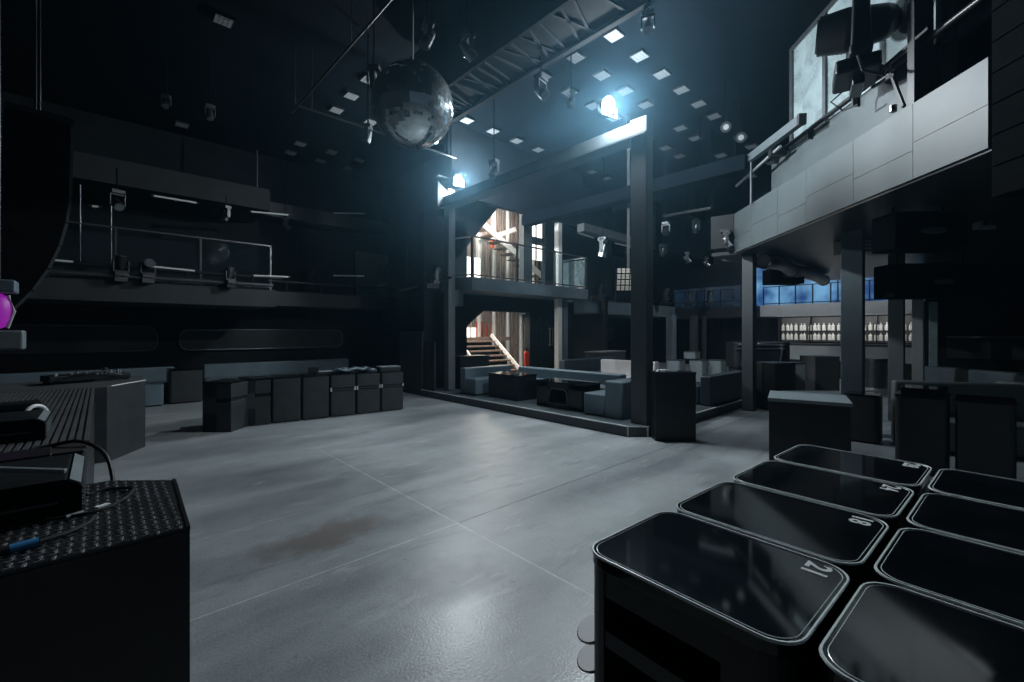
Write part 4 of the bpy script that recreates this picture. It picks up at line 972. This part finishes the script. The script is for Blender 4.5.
# up-standing / rail mounted ones
gR = 'moving lights mounted on the balcony rails'
ups = [(233, 282, 10.4, .62, 'black_metal', 'moving light standing on the left balcony rail by the last glass panel', 12.0), (588, 0, 0, 0, '', '', 0)]
p = at(222, 281, 10.4); 
t = moving_head('moving_head', (2.18, 11.86, 2.72), .62, 'moving light standing on the left balcony rail by the last glass panel', .5, .1, 'metal', True, None, gR)
B().box(-.1, .1, -.05, .22, -.10, .0).build('bracket', 'black_metal', t)
for (x, lab, tl) in ((.30, 'dark moving light standing on the left balcony rail near the line array', .3), (.72, 'dark moving light lying on the left balcony rail with a lit dot', 1.4)):
    t = moving_head('moving_head', (x, 11.86, 2.72), .7, lab, .2, tl, 'black_metal', True, None, gR)
    B().box(-.1, .1, -.05, .22, -.10, .0).build('bracket', 'black_metal', t)
for (px, py, d, s, rz_, lab, mm) in ((310, 284, 13.2, .8, .4, 'black moving light on the set back left balcony rail', 'black_metal'), (387, 284, 14.2, 1.0, .9, 'black moving light before the grey wall panel on the left balcony', 'black_metal'),
                             (436, 284, 11.0, .7, 1.2, 'chrome moving light on a rail left of the twin column', 'metal'), (602, 297, 15.0, .8, .2, 'black moving light standing on the far wing fascia', 'black_metal'),
                             (666, 300, 19.4, .9, .3, 'moving light standing on the far mezzanine right of the big column', 'metal'), (690, 303, 19.5, .8, .3, 'moving light standing on the far mezzanine before the dim blue screen', 'metal'), (710, 303, 19.5, .9, .6, 'moving light standing on the far mezzanine rightmost of three', 'metal')):
    p = at(px, py, d); t = moving_head('moving_head', p, s, lab, rz_, .4, mm, True, None, gR)
    B().box(-.12, .12, -.05, .25, -.12, 0).build('bracket', 'black_metal', t)
t = moving_head('moving_head', at(727, 232, 9.0), .55, 'chrome moving light clamped to the far end of the right parapet', .3, .5, 'chrome', False, None, gR)
B().box(-.05, .20, -.05, .12, 0, .06).build('bracket', 'black_metal', t)
# round spotlights near the parapet
for px, py, d, lab in ((726, 127, 9.0, 'round spotlight hanging left of the right balcony, upper'), (741, 137.5, 9.0, 'round spotlight hanging left of the right balcony, lower')):
    p = at(px, py, d); t = thing('round_spotlight', lab, 'spotlight', p, 0, 'round spotlights')
    dr = (Vector((0, 0, 1.6))-p).normalized()
    B().cyl(-dr*.2, dr*.0, .07, .105, 18).build('can', 'black_metal', t, smooth=True); B().cyl(dr*.0, dr*.012, .055, None, 18).build('reflector', 'alu', t, smooth=True); B().cyl((0, 0, .05), (0, 0, CZ-p.z), .012).build('hanging_rod', 'rod', t)
# tiny lit leds seen on the ceiling pipes
# tube lights
gT = 'unlit white tube lights on the balcony edges'
def tube_light(p0, p1, label, r=.022):
    p0, p1 = Vector(p0), Vector(p1); c = (p0+p1)/2
    t = thing('tube_light', label, 'tube light', c, 0, gT); a, b_ = p0-c, p1-c
    B().cyl(a, b_, r, None, 10).build('tube', 'tube', t, smooth=True)
    d = (b_-a).normalized()
    for q in (a, b_): B().cyl(q-d*.02, q+d*.03, r*1.25, None, 10).build('end_cap', 'black_metal', t, smooth=True)
    B().bar((0, .03, -.05), (0, .03, .02), .03, .03).build('bracket', 'black_metal', t)
def tl(px0, py0, px1, py1, Y, label):
    def onY(px, py):
        xr = (px-512)/F; d = Y/(CS-SN*xr); return at(px, py, d)
    tube_light(onY(px0, py0), onY(px1, py1), label)
tl(16, 257, 75, 262, 11.85, 'tube light on the left balcony rail nearest the stage'); tl(151, 266.5, 196, 271, 11.85, 'tube light on the left balcony rail under the middle glass panel')
tl(252, 275.5, 289, 277, 11.85, 'tube light on the left balcony rail at its right end'); tl(332, 275.5, 365, 276, 13.1, 'tube light on the set back left balcony rail')
tl(152, 195.5, 198, 203, 12.4, 'tube light under the left upper balcony, first of three'); tl(250, 211.5, 289, 215, 12.4, 'tube light under the left upper balcony, second of three'); tl(332, 213, 365, 213.5, 13.5, 'tube light under the left upper balcony, third of three')
tl(90, 206, 100, 207, 12.4, 'short tube light stub behind the left line array'); tl(577, 232.5, 594, 238, 8.55, 'tube light under the grey soffit left of the moving light'); tl(614, 243, 632, 247, 8.55, 'tube light under the grey soffit right of the moving light')
tl(590, 289, 600, 290, 10.1, 'short tube light on the far wing rail'); tl(722, 260.5, 743, 261, 5.0, 'tube light hanging beside the grey balcony column')
# rails carrying them
def pipe(p0, p1, label, r=.03, m='black_metal', posts=3, drop=.3):
    p0, p1 = Vector(p0), Vector(p1); t = thing('rail_pipe', label, 'pipe', p0); d = p1-p0
    B().cyl((0, 0, 0), d, r).build('pipe', m, t, smooth=True)
    for k in range(posts): q = d*((k+.5)/posts); B().bar(q, q+Vector((0, .04, -drop)), .03, .03).build('bracket', m, t)
pipe((-3, 11.88, 2.92), (3.3, 11.88, 2.92), 'black pipe rail along the left balcony fascia', .03, 'black_metal', 5, .25)
pipe((-3, 11.92, 2.74), (3.1, 11.92, 2.74), 'grey pipe just above the left balcony fascia', .045, 'metal', 4, .1)
pipe((3.3, 13.1, 2.98), (7.0, 13.1, 2.98), 'black pipe rail along the set back left balcony', .03, 'black_metal', 4, .25)
pipe(at(400, 291, 12.6), at(452, 277, 10.6), 'grey pipe sloping from the left balcony to the twin column', .035, 'metal', 2, .1)
pipe((12.4, 9.9, 2.98), (19.8, 9.9, 2.98), 'black pipe rail along the far wing', .03, 'black_metal', 4, .2)
pipe((19.9, 6.8, 2.95), (19.9, 10.8, 2.95), 'black pipe rail along the far mezzanine', .03, 'metal', 4, .2)
t = thing('ceiling_truss', 'long grey lighting bar under the far ceiling near the parapet', 'lighting bar', (0, 0, 0))
a, c = at(664, 216, 12.5), at(712, 208, 11.2); B().bar(a, c, .10, .06).build('bar', 'black_metal', t)
for q in (a, c): B().cyl(q, (q.x, q.y, CZ), .012).build('hanging_rod', 'rod', t)
t = thing('ceiling_truss', 'short lighting bar under the ceiling right of the big column', 'lighting bar', (0, 0, 0))
a, c = at(700, 179, 10.5), at(735, 174, 9.8); B().bar(a, c, .07, .06).build('bar', 'grey_metal', t)
for q in (a, c): B().cyl(q, (q.x, q.y, CZ), .012).build('hanging_rod', 'rod', t)
# vertical drop pipes on the left
for px, y0, y1, d, lab in ((80, 185, 262, 8.9, 'thin vertical pipe by the left line array'), (111, 206, 268, 9.2, 'second thin vertical pipe right of the line array'), (257, 150, 205, 11.2, 'thin vertical pipe hanging above the left upper balcony'), (407, 245, 300, 14.0, 'thin vertical pipe right of the grey wall panel')):
    a, c = at(px, y0, d), at(px, y1, d); tag(B().cyl(a, c, .02).build('drop_pipe', 'metal', smooth=True), lab, 'pipe')

# ================================================================ HAZE, LIGHT, CAMERA
hz = bpy.data.materials.new('thin club haze'); hz.use_nodes = True; nt = hz.node_tree
nt.nodes.remove(nt.nodes['Principled BSDF']); v = nt.nodes.new('ShaderNodeVolumeScatter'); v.inputs['Color'].default_value = (.34, .72, 1, 1); v.inputs['Density'].default_value = .0032; v.inputs['Anisotropy'].default_value = .82
nt.links.new(v.outputs[0], nt.nodes['Material Output'].inputs['Volume']); M['haze'] = hz
o = B().box(-7.5, 26.5, -7.5, 18.5, -.4, CZ+.5).build('haze', 'haze'); tag(o, 'thin bluish haze hanging in the whole hall', 'haze', None, 'stuff')

def area(loc, rot, sx_, sy_, power, col):
    li = bpy.data.lights.new('fill_area', 'AREA'); li.shape = 'RECTANGLE'; li.size = sx_; li.size_y = sy_; li.energy = power; li.color = col
    o = bpy.data.objects.new('fill_area', li); C.objects.link(o); o.location = loc; o.rotation_euler = rot
    return o
area((9.2, 11.3, 6.6), (0, 0, 0), 2.5, 2.0, 520, (1, .95, .88))  # added light standing in for the stairwell's daylight
area((9.0, 10.4, 2.1), (0, 0, 0), 1.6, .8, 45, (1, .9, .78))  # more stand-in light, over the lower stairs
area((20.2, 3.8, 2.18), (0, math.radians(-50), 0), .2, 4.0, 32, (.93, .97, 1))  # added strip of light to brighten the bottles
area((17.5, 4.6, 6.6), (0, math.radians(-25), 0), .5, 2.0, 180, (.9, .95, 1))  # added unseen light to brighten the bar front and fascia
area((8.0, 6.2, 6.6), (0, 0, 0), .8, 3.0, 115, (.76, .90, 1))  # added unseen fill over the lounge seats

w = bpy.data.worlds.new('World'); bpy.context.scene.world = w; w.use_nodes = True
w.node_tree.nodes['Background'].inputs['Color'].default_value = (.5, .72, 1, 1); w.node_tree.nodes['Background'].inputs['Strength'].default_value = .05

cam = bpy.data.cameras.new('camera'); cam.sensor_width = 36; cam.lens = F/1024*36; cam.clip_start = .05; cam.clip_end = 200
cam.shift_y = -(341-HOR)/1024
co = bpy.data.objects.new('camera', cam); C.objects.link(co); co.location = (0, 0, CAMZ); co.rotation_euler = (PI/2, 0, -TH)
sc = bpy.context.scene; sc.camera = co
sc.view_settings.view_transform = 'Standard'; sc.view_settings.look = 'None'; sc.view_settings.gamma = 1; sc.view_settings.exposure = 0; sc.view_settings.use_curve_mapping = False
sc.cycles.use_denoising = True; sc.cycles.denoising_prefilter = 'ACCURATE'; sc.cycles.use_adaptive_sampling = False
sc.cycles.max_bounces = 6; sc.cycles.volume_bounces = 0; sc.cycles.sample_clamp_indirect = 4; sc.cycles.caustics_reflective = False; sc.cycles.caustics_refractive = False
